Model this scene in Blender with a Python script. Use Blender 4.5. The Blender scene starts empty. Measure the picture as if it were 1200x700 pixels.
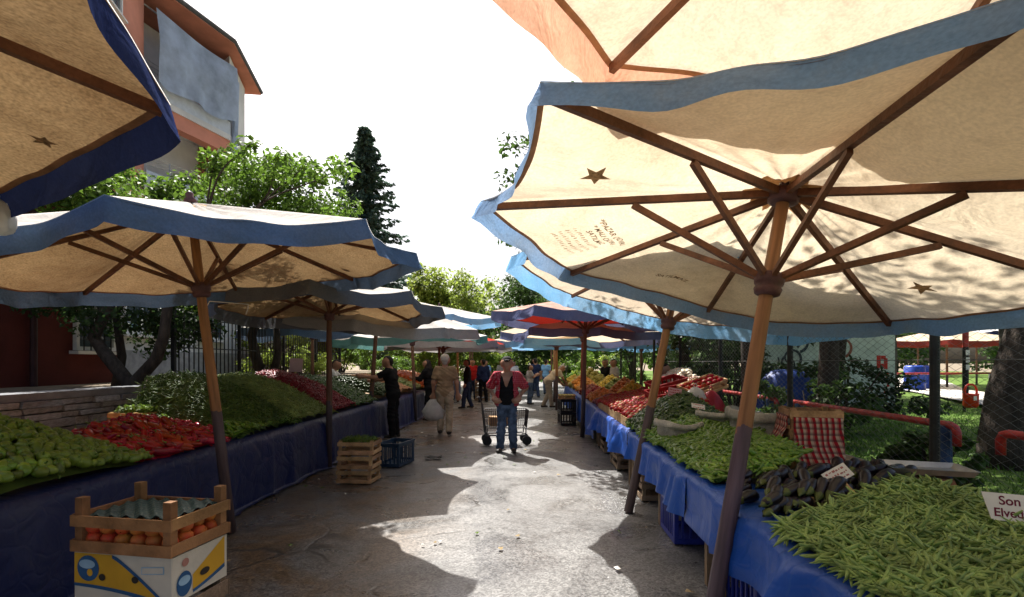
import bpy, bmesh, math, random
import numpy as np
from mathutils import Vector, Matrix, Euler

random.seed(7)
RNG = np.random.default_rng(7)
S = bpy.context.scene
COL = S.collection
R_ = math.radians

# ------------------------------------------------------------------ camera, sky, sun, exposure
cam_d = bpy.data.cameras.new('camera')
cam = bpy.data.objects.new('camera', cam_d)
COL.objects.link(cam)
cam.location = (0, 0, 1.6)
cam.rotation_euler = (R_(90), 0, 0)
cam_d.sensor_width = 36
cam_d.lens = 18
cam_d.shift_y = 0.0625
cam_d.clip_start = 0.05
cam_d.clip_end = 2000
S.camera = cam

SUN_DIR = Vector((-0.27, 0.63, 1.0)).normalized()          # towards the sun
world = bpy.data.worlds.new('World')
S.world = world
world.use_nodes = True
wn = world.node_tree
sky = wn.nodes.new('ShaderNodeTexSky')
sky.sky_type = 'NISHITA'
sky.sun_disc = False
sky.sun_elevation = math.asin(SUN_DIR.z)
sky.sun_rotation = math.atan2(SUN_DIR.x, SUN_DIR.y)
sky.air_density = 1.0
sky.dust_density = 6.0
sky.ozone_density = 1.0
bg = wn.nodes['Background']
bg.inputs['Strength'].default_value = 0.08
wn.links.new(sky.outputs[0], bg.inputs['Color'])

sun_d = bpy.data.lights.new('sun', 'SUN')
sun_d.energy = 4.6
sun_d.angle = R_(0.53)
sun_d.color = (1.0, 0.96, 0.9)
sun = bpy.data.objects.new('sun', sun_d)
COL.objects.link(sun)
sun.rotation_euler = (-SUN_DIR).to_track_quat('-Z', 'Y').to_euler()
sun.location = (-8, 20, 30)

S.view_settings.view_transform = 'Standard'
S.view_settings.look = 'None'
S.view_settings.gamma = 1
S.view_settings.exposure = 1.38
S.view_settings.use_curve_mapping = False
S.render.engine = 'CYCLES'
S.cycles.use_denoising = True
S.cycles.max_bounces = 8
S.cycles.transparent_max_bounces = 8

# ------------------------------------------------------------------ mesh helpers
class MB:
    """collects shapes, then links them as one mesh object"""
    def __init__(s):
        s.v = []; s.f = []; s.m = []; s.n = 0
    def add(s, v, f, mat=0):
        s.v.extend([tuple(p) for p in v])
        for q in f:
            s.f.append([i + s.n for i in q]); s.m.append(mat)
        s.n += len(v)
        return s
    def box(s, c, d, mat=0, rot=None, taper=0):
        x, y, z = d[0] / 2, d[1] / 2, d[2] / 2
        t = 1 - taper
        vs = [(-x, -y, -z), (x, -y, -z), (x, y, -z), (-x, y, -z), (-x * t, -y * t, z), (x * t, -y * t, z), (x * t, y * t, z), (-x * t, y * t, z)]
        M = (Euler(rot).to_matrix() if rot is not None and not isinstance(rot, Matrix) else rot)
        vs = [(M @ Vector(p) if M is not None else Vector(p)) + Vector(c) for p in vs]
        return s.add(vs, [(0, 3, 2, 1), (4, 5, 6, 7), (0, 1, 5, 4), (1, 2, 6, 5), (2, 3, 7, 6), (3, 0, 4, 7)], mat)
    def bar(s, a, b, w, h, mat=0, up=(0, 0, 1)):
        a = Vector(a); b = Vector(b); d = b - a
        L = d.length; d.normalize()
        u = Vector(up)
        x = d.cross(u)
        if x.length < 1e-4: x = d.cross(Vector((1, 0, 0)))
        x.normalize(); u = x.cross(d)
        M = Matrix((x, d, u)).transposed()
        return s.box((a + b) / 2, (w, L, h), mat, M)
    def tube(s, pts, r, n=8, mat=0, cap=True):
        pts = [Vector(p) for p in pts]
        rs = r if hasattr(r, '__len__') else [r] * len(pts)
        vs = []; fs = []
        ref = None
        for i, p in enumerate(pts):
            if i == 0: t = pts[1] - p
            elif i == len(pts) - 1: t = p - pts[i - 1]
            else: t = pts[i + 1] - pts[i - 1]
            if t.length < 1e-9: t = Vector((0, 0, 1))
            t.normalize()
            if ref is None:
                ref = Vector((1, 0, 0)) if abs(t.x) < .8 else Vector((0, 1, 0))
            x = ref - t * ref.dot(t)
            if x.length < 1e-6: x = Vector((0, 1, 0)) - t * t.y
            x.normalize(); y = t.cross(x); ref = x
            for k in range(n):
                a = 2 * math.pi * k / n
                vs.append(p + (x * math.cos(a) + y * math.sin(a)) * rs[i])
        for i in range(len(pts) - 1):
            for k in range(n):
                k2 = (k + 1) % n
                fs.append((i * n + k, i * n + k2, (i + 1) * n + k2, (i + 1) * n + k))
        if cap:
            fs.append(tuple(range(n - 1, -1, -1)))
            fs.append(tuple((len(pts) - 1) * n + k for k in range(n)))
        return s.add(vs, fs, mat)
    def lathe(s, prof, n=16, mat=0, c=(0, 0, 0), sx=1, sy=1):
        vs = []; fs = []
        for (r, z) in prof:
            for k in range(n):
                a = 2 * math.pi * k / n
                vs.append((c[0] + r * math.cos(a) * sx, c[1] + r * math.sin(a) * sy, c[2] + z))
        m = len(prof)
        for i in range(m - 1):
            for k in range(n):
                k2 = (k + 1) % n
                fs.append((i * n + k, i * n + k2, (i + 1) * n + k2, (i + 1) * n + k))
        fs.append(tuple(range(n - 1, -1, -1)))
        fs.append(tuple((m - 1) * n + k for k in range(n)))
        return s.add(vs, fs, mat)
    def grid(s, P, mat=0, wrap=False):
        """P: rows x cols of points"""
        nr = len(P); nc = len(P[0])
        vs = [tuple(p) for row in P for p in row]
        fs = []
        for i in range(nr - 1):
            for j in range(nc if wrap else nc - 1):
                j2 = (j + 1) % nc
                fs.append((i * nc + j, i * nc + j2, (i + 1) * nc + j2, (i + 1) * nc + j))
        return s.add(vs, fs, mat)
    def mesh(s, name, mats=(), smooth=False):
        me = bpy.data.meshes.new(name)
        me.from_pydata(s.v, [], s.f)
        for m in (mats if isinstance(mats, (list, tuple)) else [mats]):
            me.materials.append(m)
        if any(s.m): me.polygons.foreach_set('material_index', s.m)
        if smooth: me.polygons.foreach_set('use_smooth', [True] * len(s.f))
        me.update()
        return me
    def build(s, name, mats, parent=None, smooth=False, loc=None, rot=None):
        return link(name, s.mesh(name, mats, smooth), parent, loc, rot)

def link(name, me, parent=None, loc=None, rot=None):
    o = bpy.data.objects.new(name, me)
    COL.objects.link(o)
    if parent is not None: o.parent = parent
    if loc is not None: o.location = loc
    if rot is not None: o.rotation_euler = rot
    return o

def tag(o, label=None, cat=None, group=None, kind=None):
    if label: o['label'] = label
    if cat: o['category'] = cat
    if group: o['group'] = group
    if kind: o['kind'] = kind
    return o

def thing(name, label, cat, loc=(0, 0, 0), rotz=0, group=None):
    o = bpy.data.objects.new(name, None)
    COL.objects.link(o)
    o.empty_display_size = 0.2
    o.location = loc; o.rotation_euler = (0, 0, rotz)
    return tag(o, label, cat, group)

def copy_tree(o, parent=None):
    c = o.copy(); COL.objects.link(c)
    c.parent = parent
    for ch in list(o.children): copy_tree(ch, c)
    return c

def raw_mesh(name, V, Fq, mats, mat_idx=None, smooth=False):
    """numpy verts (n,3) and faces (m,k)"""
    me = bpy.data.meshes.new(name)
    n, k = len(Fq), Fq.shape[1]
    me.vertices.add(len(V)); me.vertices.foreach_set('co', np.ascontiguousarray(V, dtype=np.float32).ravel())
    me.loops.add(n * k); me.loops.foreach_set('vertex_index', np.ascontiguousarray(Fq, dtype=np.int32).ravel())
    me.polygons.add(n)
    me.polygons.foreach_set('loop_start', np.arange(0, n * k, k, dtype=np.int32))
    for m in (mats if isinstance(mats, (list, tuple)) else [mats]): me.materials.append(m)
    if mat_idx is not None: me.polygons.foreach_set('material_index', np.asarray(mat_idx, dtype=np.int32))
    if smooth: me.polygons.foreach_set('use_smooth', np.ones(n, dtype=bool))
    me.update(calc_edges=True)
    me.validate()
    return me

def vnoise(seed, scale):
    """cheap smooth pseudo noise"""
    r = random.Random(seed)
    ks = [(r.uniform(-1, 1), r.uniform(-1, 1), r.uniform(-1, 1), r.uniform(0, 6.28), r.uniform(.5, 1)) for _ in range(7)]
    def f(x, y, z=0):
        return sum(a * math.sin(scale * 2.4 * (k0 * x + k1 * y + k2 * z) + p) for k0, k1, k2, p, a in ks) / 4.0
    return f

# ------------------------------------------------------------------ materials
MAT = {}
def N(nt, t, **kw):
    n = nt.nodes.new(t)
    for k, v in kw.items():
        if k in n.inputs: n.inputs[k].default_value = v
        else: setattr(n, k, v)
    return n

def mat(name, col, rough=.7, var=.25, vscale=6, bump=0, bscale=60, spec=.3, col2=None, metal=0, rand=0, transl=0, coat=0, stretch=None, fine=0):
    if name in MAT: return MAT[name]
    m = bpy.data.materials.new(name); m.use_nodes = True
    nt = m.node_tree; L = nt.links
    b = nt.nodes['Principled BSDF']
    out = nt.nodes['Material Output']
    b.inputs['Roughness'].default_value = rough
    b.inputs['Specular IOR Level'].default_value = spec
    b.inputs['Metallic'].default_value = metal
    b.inputs['Coat Weight'].default_value = coat
    tc = N(nt, 'ShaderNodeTexCoord')
    src = tc.outputs['Object']
    if stretch:
        mp = N(nt, 'ShaderNodeMapping'); mp.inputs['Scale'].default_value = stretch
        L.new(src, mp.inputs[0]); src = mp.outputs[0]
    no = N(nt, 'ShaderNodeTexNoise', Scale=vscale, Detail=5.0, Roughness=.6)
    L.new(src, no.inputs['Vector'])
    c2 = col2 if col2 else tuple(max(0, c * (1 - var)) for c in col)
    c1 = col if col2 else tuple(min(1, c * (1 + var * .6)) for c in col)
    rp = N(nt, 'ShaderNodeValToRGB')
    rp.color_ramp.elements[0].position = .36; rp.color_ramp.elements[1].position = .66
    rp.color_ramp.elements[0].color = (*c2, 1); rp.color_ramp.elements[1].color = (*c1, 1)
    L.new(no.outputs['Fac'], rp.inputs[0])
    cout = rp.outputs[0]
    if fine:
        nf = N(nt, 'ShaderNodeTexNoise', Scale=vscale * 14, Detail=3.0)
        L.new(src, nf.inputs['Vector'])
        mr = N(nt, 'ShaderNodeMapRange'); mr.inputs[1].default_value = .3; mr.inputs[2].default_value = .7
        mr.inputs[3].default_value = 1 - fine; mr.inputs[4].default_value = 1 + fine * .5
        L.new(nf.outputs['Fac'], mr.inputs[0])
        mx = N(nt, 'ShaderNodeMix', data_type='RGBA', blend_type='MULTIPLY'); mx.inputs[0].default_value = 1
        L.new(cout, mx.inputs[6]); L.new(mr.outputs[0], mx.inputs[7]); cout = mx.outputs[2]
    if rand:
        oi = N(nt, 'ShaderNodeObjectInfo')
        hs = N(nt, 'ShaderNodeHueSaturation')
        mr = N(nt, 'ShaderNodeMapRange'); mr.inputs[3].default_value = 1 - rand; mr.inputs[4].default_value = 1 + rand * .8
        L.new(oi.outputs['Random'], mr.inputs[0]); L.new(mr.outputs[0], hs.inputs['Value'])
        m2 = N(nt, 'ShaderNodeMath', operation='MULTIPLY_ADD'); m2.inputs[1].default_value = .035 * rand * 3; m2.inputs[2].default_value = .5 - .0175 * rand * 3
        fr = N(nt, 'ShaderNodeMath', operation='FRACT')
        m3 = N(nt, 'ShaderNodeMath', operation='MULTIPLY'); m3.inputs[1].default_value = 7.3
        L.new(oi.outputs['Random'], m3.inputs[0]); L.new(m3.outputs[0], fr.inputs[0]); L.new(fr.outputs[0], m2.inputs[0])
        L.new(m2.outputs[0], hs.inputs['Hue'])
        L.new(cout, hs.inputs['Color']); cout = hs.outputs[0]
    L.new(cout, b.inputs['Base Color'])
    nrm = None
    if bump:
        nb = N(nt, 'ShaderNodeTexNoise', Scale=bscale, Detail=4.0)
        L.new(src, nb.inputs['Vector'])
        bp = N(nt, 'ShaderNodeBump'); bp.inputs['Strength'].default_value = bump; bp.inputs['Distance'].default_value = .02
        L.new(nb.outputs['Fac'], bp.inputs['Height']); L.new(bp.outputs[0], b.inputs['Normal'])
        nrm = bp.outputs[0]
    if transl:
        tr = N(nt, 'ShaderNodeBsdfTranslucent'); L.new(cout, tr.inputs[0])
        ms = N(nt, 'ShaderNodeMixShader'); ms.inputs[0].default_value = transl
        L.new(b.outputs[0], ms.inputs[1]); L.new(tr.outputs[0], ms.inputs[2]); L.new(ms.outputs[0], out.inputs['Surface'])
    MAT[name] = m
    return m

def canvas(name, col, stain, transl=.42, dirt=.5, seed=0, speck=.0):
    """weathered cotton canvas that lets sunlight through"""
    if name in MAT: return MAT[name]
    m = bpy.data.materials.new(name); m.use_nodes = True
    nt = m.node_tree; L = nt.links
    nt.nodes.remove(nt.nodes['Principled BSDF'])
    out = nt.nodes['Material Output']
    tc = N(nt, 'ShaderNodeTexCoord')
    mp = N(nt, 'ShaderNodeMapping'); mp.inputs['Location'].default_value = (seed * 3.1, seed * 1.7, 0)
    L.new(tc.outputs['Object'], mp.inputs[0])
    n1 = N(nt, 'ShaderNodeTexNoise', Scale=1.6, Detail=6.0, Roughness=.62, Distortion=.4); L.new(mp.outputs[0], n1.inputs['Vector'])
    n2 = N(nt, 'ShaderNodeTexNoise', Scale=9.0, Detail=6.0, Roughness=.7); L.new(mp.outputs[0], n2.inputs['Vector'])
    n3 = N(nt, 'ShaderNodeTexNoise', Scale=70.0, Detail=2.0); L.new(mp.outputs[0], n3.inputs['Vector'])
    r1 = N(nt, 'ShaderNodeMapRange'); r1.inputs[1].default_value = .45; r1.inputs[2].default_value = .72; L.new(n1.outputs['Fac'], r1.inputs[0])
    r2 = N(nt, 'ShaderNodeMapRange'); r2.inputs[1].default_value = .5; r2.inputs[2].default_value = .75; L.new(n2.outputs['Fac'], r2.inputs[0])
    ad = N(nt, 'ShaderNodeMath', operation='MULTIPLY_ADD'); ad.inputs[1].default_value = .6; L.new(r2.outputs[0], ad.inputs[0]); L.new(r1.outputs[0], ad.inputs[2])
    sc = N(nt, 'ShaderNodeMath', operation='MULTIPLY', use_clamp=True); sc.inputs[1].default_value = dirt; L.new(ad.outputs[0], sc.inputs[0])
    mx = N(nt, 'ShaderNodeMix', data_type='RGBA'); mx.inputs[6].default_value = (*col, 1); mx.inputs[7].default_value = (*stain, 1)
    L.new(sc.outputs[0], mx.inputs[0])
    r3 = N(nt, 'ShaderNodeMapRange'); r3.inputs[1].default_value = .3; r3.inputs[2].default_value = .7; r3.inputs[3].default_value = .86 - speck; r3.inputs[4].default_value = 1.06
    L.new(n3.outputs['Fac'], r3.inputs[0])
    mm = N(nt, 'ShaderNodeMix', data_type='RGBA', blend_type='MULTIPLY'); mm.inputs[0].default_value = 1
    L.new(mx.outputs[2], mm.inputs[6]); L.new(r3.outputs[0], mm.inputs[7])
    nb = N(nt, 'ShaderNodeTexNoise', Scale=5.0, Detail=5.0, Distortion=1.2); L.new(mp.outputs[0], nb.inputs['Vector'])
    bp = N(nt, 'ShaderNodeBump'); bp.inputs['Strength'].default_value = .45; bp.inputs['Distance'].default_value = .05
    L.new(nb.outputs['Fac'], bp.inputs['Height'])
    d = N(nt, 'ShaderNodeBsdfDiffuse'); t = N(nt, 'ShaderNodeBsdfTranslucent')
    for q in (d, t):
        L.new(mm.outputs[2], q.inputs['Color']); L.new(bp.outputs[0], q.inputs['Normal'])
    ms = N(nt, 'ShaderNodeMixShader'); ms.inputs[0].default_value = transl
    L.new(d.outputs[0], ms.inputs[1]); L.new(t.outputs[0], ms.inputs[2]); L.new(ms.outputs[0], out.inputs['Surface'])
    MAT[name] = m
    return m

def plaid(name, c1, c2, c3, scale):
    m = bpy.data.materials.new(name); m.use_nodes = True
    nt = m.node_tree; L = nt.links; b = nt.nodes['Principled BSDF']; b.inputs['Roughness'].default_value = .85
    b.inputs['Specular IOR Level'].default_value = .1
    tc = N(nt, 'ShaderNodeTexCoord'); sp = N(nt, 'ShaderNodeSeparateXYZ'); L.new(tc.outputs['Object'], sp.inputs[0])
    xy = N(nt, 'ShaderNodeMath', operation='ADD'); L.new(sp.outputs['X'], xy.inputs[0]); L.new(sp.outputs['Y'], xy.inputs[1])
    fs = []
    for o, ph in ((xy.outputs[0], 0.1), (sp.outputs['Z'], .3)):
        mu = N(nt, 'ShaderNodeMath', operation='MULTIPLY_ADD'); mu.inputs[1].default_value = scale; mu.inputs[2].default_value = ph; L.new(o, mu.inputs[0])
        fr = N(nt, 'ShaderNodeMath', operation='FRACT'); L.new(mu.outputs[0], fr.inputs[0])
        rp = N(nt, 'ShaderNodeValToRGB'); rp.color_ramp.interpolation = 'CONSTANT'
        e = rp.color_ramp.elements; e[0].color = (0, 0, 0, 1); e[1].position = .42; e[1].color = (1, 1, 1, 1)
        x = e.new(.78); x.color = (.45, .45, .45, 1)
        L.new(fr.outputs[0], rp.inputs[0]); fs.append(rp.outputs[0])
    a = N(nt, 'ShaderNodeMix', data_type='RGBA'); a.inputs[6].default_value = (*c1, 1); a.inputs[7].default_value = (*c2, 1); L.new(fs[0], a.inputs[0])
    c = N(nt, 'ShaderNodeMix', data_type='RGBA'); c.inputs[7].default_value = (*c3, 1); L.new(a.outputs[2], c.inputs[6])
    h = N(nt, 'ShaderNodeMath', operation='MULTIPLY'); h.inputs[1].default_value = .6; L.new(fs[1], h.inputs[0]); L.new(h.outputs[0], c.inputs[0])
    L.new(c.outputs[2], b.inputs['Base Color'])
    MAT[name] = m
    return m

def asphalt():
    m = bpy.data.materials.new('asphalt'); m.use_nodes = True
    nt = m.node_tree; L = nt.links; b = nt.nodes['Principled BSDF']
    tc = N(nt, 'ShaderNodeTexCoord'); O = tc.outputs['Object']
    def noise(s, d=5., r=.6, dist=0):
        n = N(nt, 'ShaderNodeTexNoise', Scale=s, Detail=d, Roughness=r, Distortion=dist); L.new(O, n.inputs['Vector']); return n.outputs['Fac']
    def rng(x, a, c, lo=0., hi=1.):
        r = N(nt, 'ShaderNodeMapRange'); r.inputs[1].default_value = a; r.inputs[2].default_value = c; r.inputs[3].default_value = lo; r.inputs[4].default_value = hi
        L.new(x, r.inputs[0]); return r.outputs[0]
    def mix(f, c1, c2, bt='MIX'):
        x = N(nt, 'ShaderNodeMix', data_type='RGBA', blend_type=bt)
        for sock, v in ((0, f), (6, c1), (7, c2)):
            if isinstance(v, (tuple, float, int)): x.inputs[sock].default_value = (*v, 1) if isinstance(v, tuple) else v
            else: L.new(v, x.inputs[sock])
        return x.outputs[2]
    big = noise(.55, 5, .6, .6)
    c = mix(rng(big, .38, .62), (.168, .166, .162), (.095, .094, .092))
    # brown mud and water marks, stronger along the left stalls
    sp = N(nt, 'ShaderNodeSeparateXYZ'); L.new(O, sp.inputs[0])
    side = rng(sp.outputs['X'], -.35, -1.5)
    mud = rng(noise(.9, 6, .65, 1.2), .4, .6)
    mm = N(nt, 'ShaderNodeMath', operation='MULTIPLY'); L.new(side, mm.inputs[0]); L.new(mud, mm.inputs[1])
    c = mix(mm.outputs[0], c, (.12, .08, .045))
    # aggregate
    vo = N(nt, 'ShaderNodeTexVoronoi', Scale=75.); L.new(O, vo.inputs['Vector'])
    sep = N(nt, 'ShaderNodeSeparateColor'); L.new(vo.outputs['Color'], sep.inputs[0])
    c = mix(1.0, c, rng(sep.outputs[0], 0, 1, .42, 1.5), 'MULTIPLY')
    c = mix(1.0, c, rng(noise(14, 4), .3, .7, .8, 1.15), 'MULTIPLY')
    # oily spots
    c = mix(rng(noise(3.1, 4, .55), .66, .74, 0, .55), c, (.06, .055, .05))
    # cracks
    wp = N(nt, 'ShaderNodeTexNoise', Scale=2.2, Detail=4.); L.new(O, wp.inputs['Vector'])
    va = N(nt, 'ShaderNodeVectorMath', operation='MULTIPLY_ADD'); va.inputs[1].default_value = (.45, .45, 0); L.new(wp.outputs['Color'], va.inputs[0]); L.new(O, va.inputs[2])
    cr = N(nt, 'ShaderNodeTexVoronoi', feature='DISTANCE_TO_EDGE', Scale=.33); L.new(va.outputs[0], cr.inputs['Vector'])
    ck = rng(cr.outputs['Distance'], .002, .009, 1, 0)
    gate = rng(noise(.8, 2), .48, .6)
    ckm = N(nt, 'ShaderNodeMath', operation='MULTIPLY'); L.new(ck, ckm.inputs[0]); L.new(gate, ckm.inputs[1])
    c = mix(ckm.outputs[0], c, (.045, .04, .035))
    L.new(c, b.inputs['Base Color'])
    L.new(rng(noise(1.3, 5, .6, .8), .4, .62, .26, .6), b.inputs['Roughness'])
    b.inputs['Specular IOR Level'].default_value = .45
    bp = N(nt, 'ShaderNodeBump'); bp.inputs['Strength'].default_value = .55; bp.inputs['Distance'].default_value = .012
    hs = N(nt, 'ShaderNodeMath', operation='MULTIPLY_ADD'); hs.inputs[1].default_value = .7; L.new(sep.outputs[1], hs.inputs[0]); L.new(noise(6, 6), hs.inputs[2])
    h2 = N(nt, 'ShaderNodeMath', operation='SUBTRACT'); L.new(hs.outputs[0], h2.inputs[0]); L.new(ckm.outputs[0], h2.inputs[1])
    L.new(h2.outputs[0], bp.inputs['Height']); L.new(bp.outputs[0], b.inputs['Normal'])
    return m

def pole_mat(name, wood, paint, zcut):
    m = bpy.data.materials.new(name); m.use_nodes = True
    nt = m.node_tree; L = nt.links; b = nt.nodes['Principled BSDF']; b.inputs['Roughness'].default_value = .6; b.inputs['Specular IOR Level'].default_value = .3
    tc = N(nt, 'ShaderNodeTexCoord'); sp = N(nt, 'ShaderNodeSeparateXYZ'); L.new(tc.outputs['Object'], sp.inputs[0])
    mp = N(nt, 'ShaderNodeMapping'); mp.inputs['Scale'].default_value = (30, 30, 2.2); L.new(tc.outputs['Object'], mp.inputs[0])
    no = N(nt, 'ShaderNodeTexNoise', Scale=1., Detail=6.); L.new(mp.outputs[0], no.inputs['Vector'])
    def two(c):
        r = N(nt, 'ShaderNodeValToRGB'); r.color_ramp.elements[0].position = .3; r.color_ramp.elements[1].position = .7
        r.color_ramp.elements[0].color = (*[x * .55 for x in c], 1); r.color_ramp.elements[1].color = (*[min(1, x * 1.25) for x in c], 1)
        L.new(no.outputs['Fac'], r.inputs[0]); return r.outputs[0]
    n2 = N(nt, 'ShaderNodeTexNoise', Scale=9., Detail=4.); L.new(tc.outputs['Object'], n2.inputs['Vector'])
    a = N(nt, 'ShaderNodeMath', operation='MULTIPLY_ADD'); a.inputs[1].default_value = .35; L.new(n2.outputs['Fac'], a.inputs[0]); L.new(sp.outputs['Z'], a.inputs[2])
    g = N(nt, 'ShaderNodeMath', operation='LESS_THAN'); g.inputs[1].default_value = zcut + .17; L.new(a.outputs[0], g.inputs[0])
    x = N(nt, 'ShaderNodeMix', data_type='RGBA'); L.new(g.outputs[0], x.inputs[0]); L.new(two(wood), x.inputs[6]); L.new(two(paint), x.inputs[7])
    L.new(x.outputs[2], b.inputs['Base Color'])
    bp = N(nt, 'ShaderNodeBump'); bp.inputs['Strength'].default_value = .4; bp.inputs['Distance'].default_value = .01
    L.new(no.outputs['Fac'], bp.inputs['Height']); L.new(bp.outputs[0], b.inputs['Normal'])
    MAT[name] = m
    return m

WOOD_OLD = mat('old_brown_wood', (.19, .085, .04), .65, .45, 3, .3, 40, stretch=(6, 6, 1), fine=.25)
WOOD_PALE = mat('pale_crate_wood', (.46, .29, .15), .8, .4, 5, .3, 60, spec=.15, rand=.25, fine=.2)
WOOD_GREY = mat('grey_crate_wood', (.3, .22, .15), .8, .4, 5, .3, 60, spec=.15, rand=.25, fine=.2)
STEM = mat('stem_green', (.16, .26, .05), .7)
SKIN = mat('skin', (.36, .19, .12), .6, .12, 12)
HAIR = mat('dark_hair', (.015, .011, .009), .7, .2, 30, .3, 90)
BLACKRUB = mat('black_rubber', (.02, .02, .02), .7)
STEEL = mat('worn_steel', (.45, .45, .44), .35, .2, 10, metal=.9)
CARD_WHITE = mat('white_card', (.72, .69, .62), .8, .08, 4)
RED_INK = mat('red_ink', (.45, .03, .02), .7, .15)

# ------------------------------------------------------------------ the setting: ground, street, lawn, path
EARTH = mat('dry_earth', (.2, .16, .11), .95, .35, 1.5, .5, 20)
def sheet(name, x0, x1, y0, y1, z, m, parent=None):
    b = MB(); b.add([(x0, y0, z), (x1, y0, z), (x1, y1, z), (x0, y1, z)], [(0, 1, 2, 3)])
    return tag(b.build(name, m), kind='structure')
sheet('ground', -700, 700, -300, 1200, -.03, EARTH)

def street():
    b = MB(); nz = vnoise(3, .7)
    ys = np.linspace(-4, 60, 130); xs = np.linspace(-5.4, 3.5, 46)
    b.grid([[(x, y, .012 * nz(x, y) - .006 * abs(x)) for x in xs] for y in ys])
    return tag(b.build('street', asphalt(), smooth=True), kind='structure')
street()

LAWN_Z = .42
GRASS_SOIL = mat('lawn_turf', (.105, .17, .035), .95, .4, 2.2, .6, 30, spec=.1, fine=.4)
b = MB(); nz = vnoise(11, .35)
xs = np.linspace(3.55, 60, 60); ys = np.linspace(-6, 70, 70)
b.grid([[(x, y, LAWN_Z + .06 * nz(x, y)) for x in xs] for y in ys])
tag(b.build('lawn', GRASS_SOIL, smooth=True), kind='structure')
PAVE = mat('pale_path_concrete', (.52, .49, .44), .9, .2, 2, .2, 40)
pb = MB()
P0 = [(6.0, 1.0), (11.2, 11.2), (16.4, 22.0), (25, 36)]
P1 = [(7.6, .6), (13.0, 10.9), (18.6, 21.0), (30, 36)]
pb.grid([[(x, y, LAWN_Z + .09) for x, y in P0], [(x, y, LAWN_Z + .09) for x, y in P1]])
tag(pb.build('path', PAVE), kind='structure')

def grass_blades():
    n = 26000
    x = 3.6 + RNG.random(n) ** 1.3 * 9; y = 3.0 + RNG.random(n) * 12
    z = np.array([LAWN_Z + .06 * nz(a, c) for a, c in zip(x, y)])
    h = RNG.uniform(.03, .09, n); a = RNG.uniform(0, 6.28, n); w = RNG.uniform(.006, .012, n)
    lx = RNG.normal(0, .03, n); ly = RNG.normal(0, .03, n)
    V = np.empty((n, 3, 3))
    V[:, 0] = np.stack([x - w * np.cos(a), y - w * np.sin(a), z - .01], 1)
    V[:, 1] = np.stack([x + w * np.cos(a), y + w * np.sin(a), z - .01], 1)
    V[:, 2] = np.stack([x + lx, y + ly, z + h], 1)
    me = raw_mesh('grass', V.reshape(-1, 3), np.arange(n * 3).reshape(-1, 3), mat('grass_blade', (.1, .2, .03), .7, .45, 3, transl=.3))
    tag(link('grass', me), 'short green lawn grass behind the wire fence', 'grass', kind='stuff')
grass_blades()

# raised terrace on the left behind the stone wall
b = MB(); b.box((-14.3, 10, .6), (18, 34, 1.2))
tag(b.build('terrace_ground', EARTH), kind='structure')

# ------------------------------------------------------------------ low ledge-stone wall on the left
def stone_wall():
    w = thing('stone_wall', 'low grey ledge stone wall running behind the left stalls', 'wall', (-5.06, 2.0, 0))
    core = MB(); core.box((-.13, 5.4, .6), (.2, 10.8, 1.2)); core.build('wall_core', mat('dark_mortar', (.12, .11, .1), .95), w)
    cp = MB()
    cp.box((-.1, 5.4, 1.24), (.34, 10.8, .08)); cp.build('coping', mat('coping_stone', (.16, .165, .175), .85, .25, 4, .4, 30), w)
    mats = [mat('ledge_stone_a', (.25, .26, .275), .85, .45, 7, .7, 25), mat('ledge_stone_b', (.18, .187, .2), .85, .45, 7, .7, 25), mat('ledge_stone_c', (.29, .295, .3), .85, .45, 7, .7, 25)]
    z = .3; r = random.Random(5)
    protos = []
    for k in range(9):
        q = MB(); j = lambda: r.uniform(-.006, .006)
        bx = [(-.5, -.5, -.5), (.5, -.5, -.5), (.5, .5, -.5), (-.5, .5, -.5), (-.5, -.5, .5), (.5, -.5, .5), (.5, .5, .5), (-.5, .5, .5)]
        bx = [(a + r.uniform(-.12, .12) * (a > 0), c + r.uniform(-.02, .02), d + r.uniform(-.07, .07)) for a, c, d in bx]
        q.add(bx, [(0, 3, 2, 1), (4, 5, 6, 7), (0, 1, 5, 4), (1, 2, 6, 5), (2, 3, 7, 6), (3, 0, 4, 7)])
        me = q.mesh('stone', mats[k % 3]); protos.append(me)
    while z < 1.16:
        h = r.choice([.07, .085, .1, .12]); h = min(h, 1.2 - z)
        y = r.uniform(0, .2)
        while y < 10.6:
            L = r.uniform(.22, .6)
            o = link('stone', r.choice(protos), w, (r.uniform(.0, .03), y + L / 2, z + h / 2))
            o.scale = (.12, L - .012, h - .01)
            y += L
        z += h
stone_wall()

# ------------------------------------------------------------------ low kerb wall, chain-link fence and red pipe rail on the right
CONC = mat('weathered_concrete', (.33, .31, .28), .9, .3, 3, .5, 25, fine=.2)
fx = lambda y: 3.12 + .035 * y            # fence line
kw = MB()
kw.grid([[(fx(y) + dx, y, zz) for dx, zz in ((-.1, .0), (-.1, .6), (-.085, .62), (.22, .63), (.235, .61), (.235, .3))] for y in np.linspace(-1, 20, 22)])
tag(kw.build('kerb_wall', CONC), 'low weathered concrete kerb wall under the wire fence', 'wall')

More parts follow.
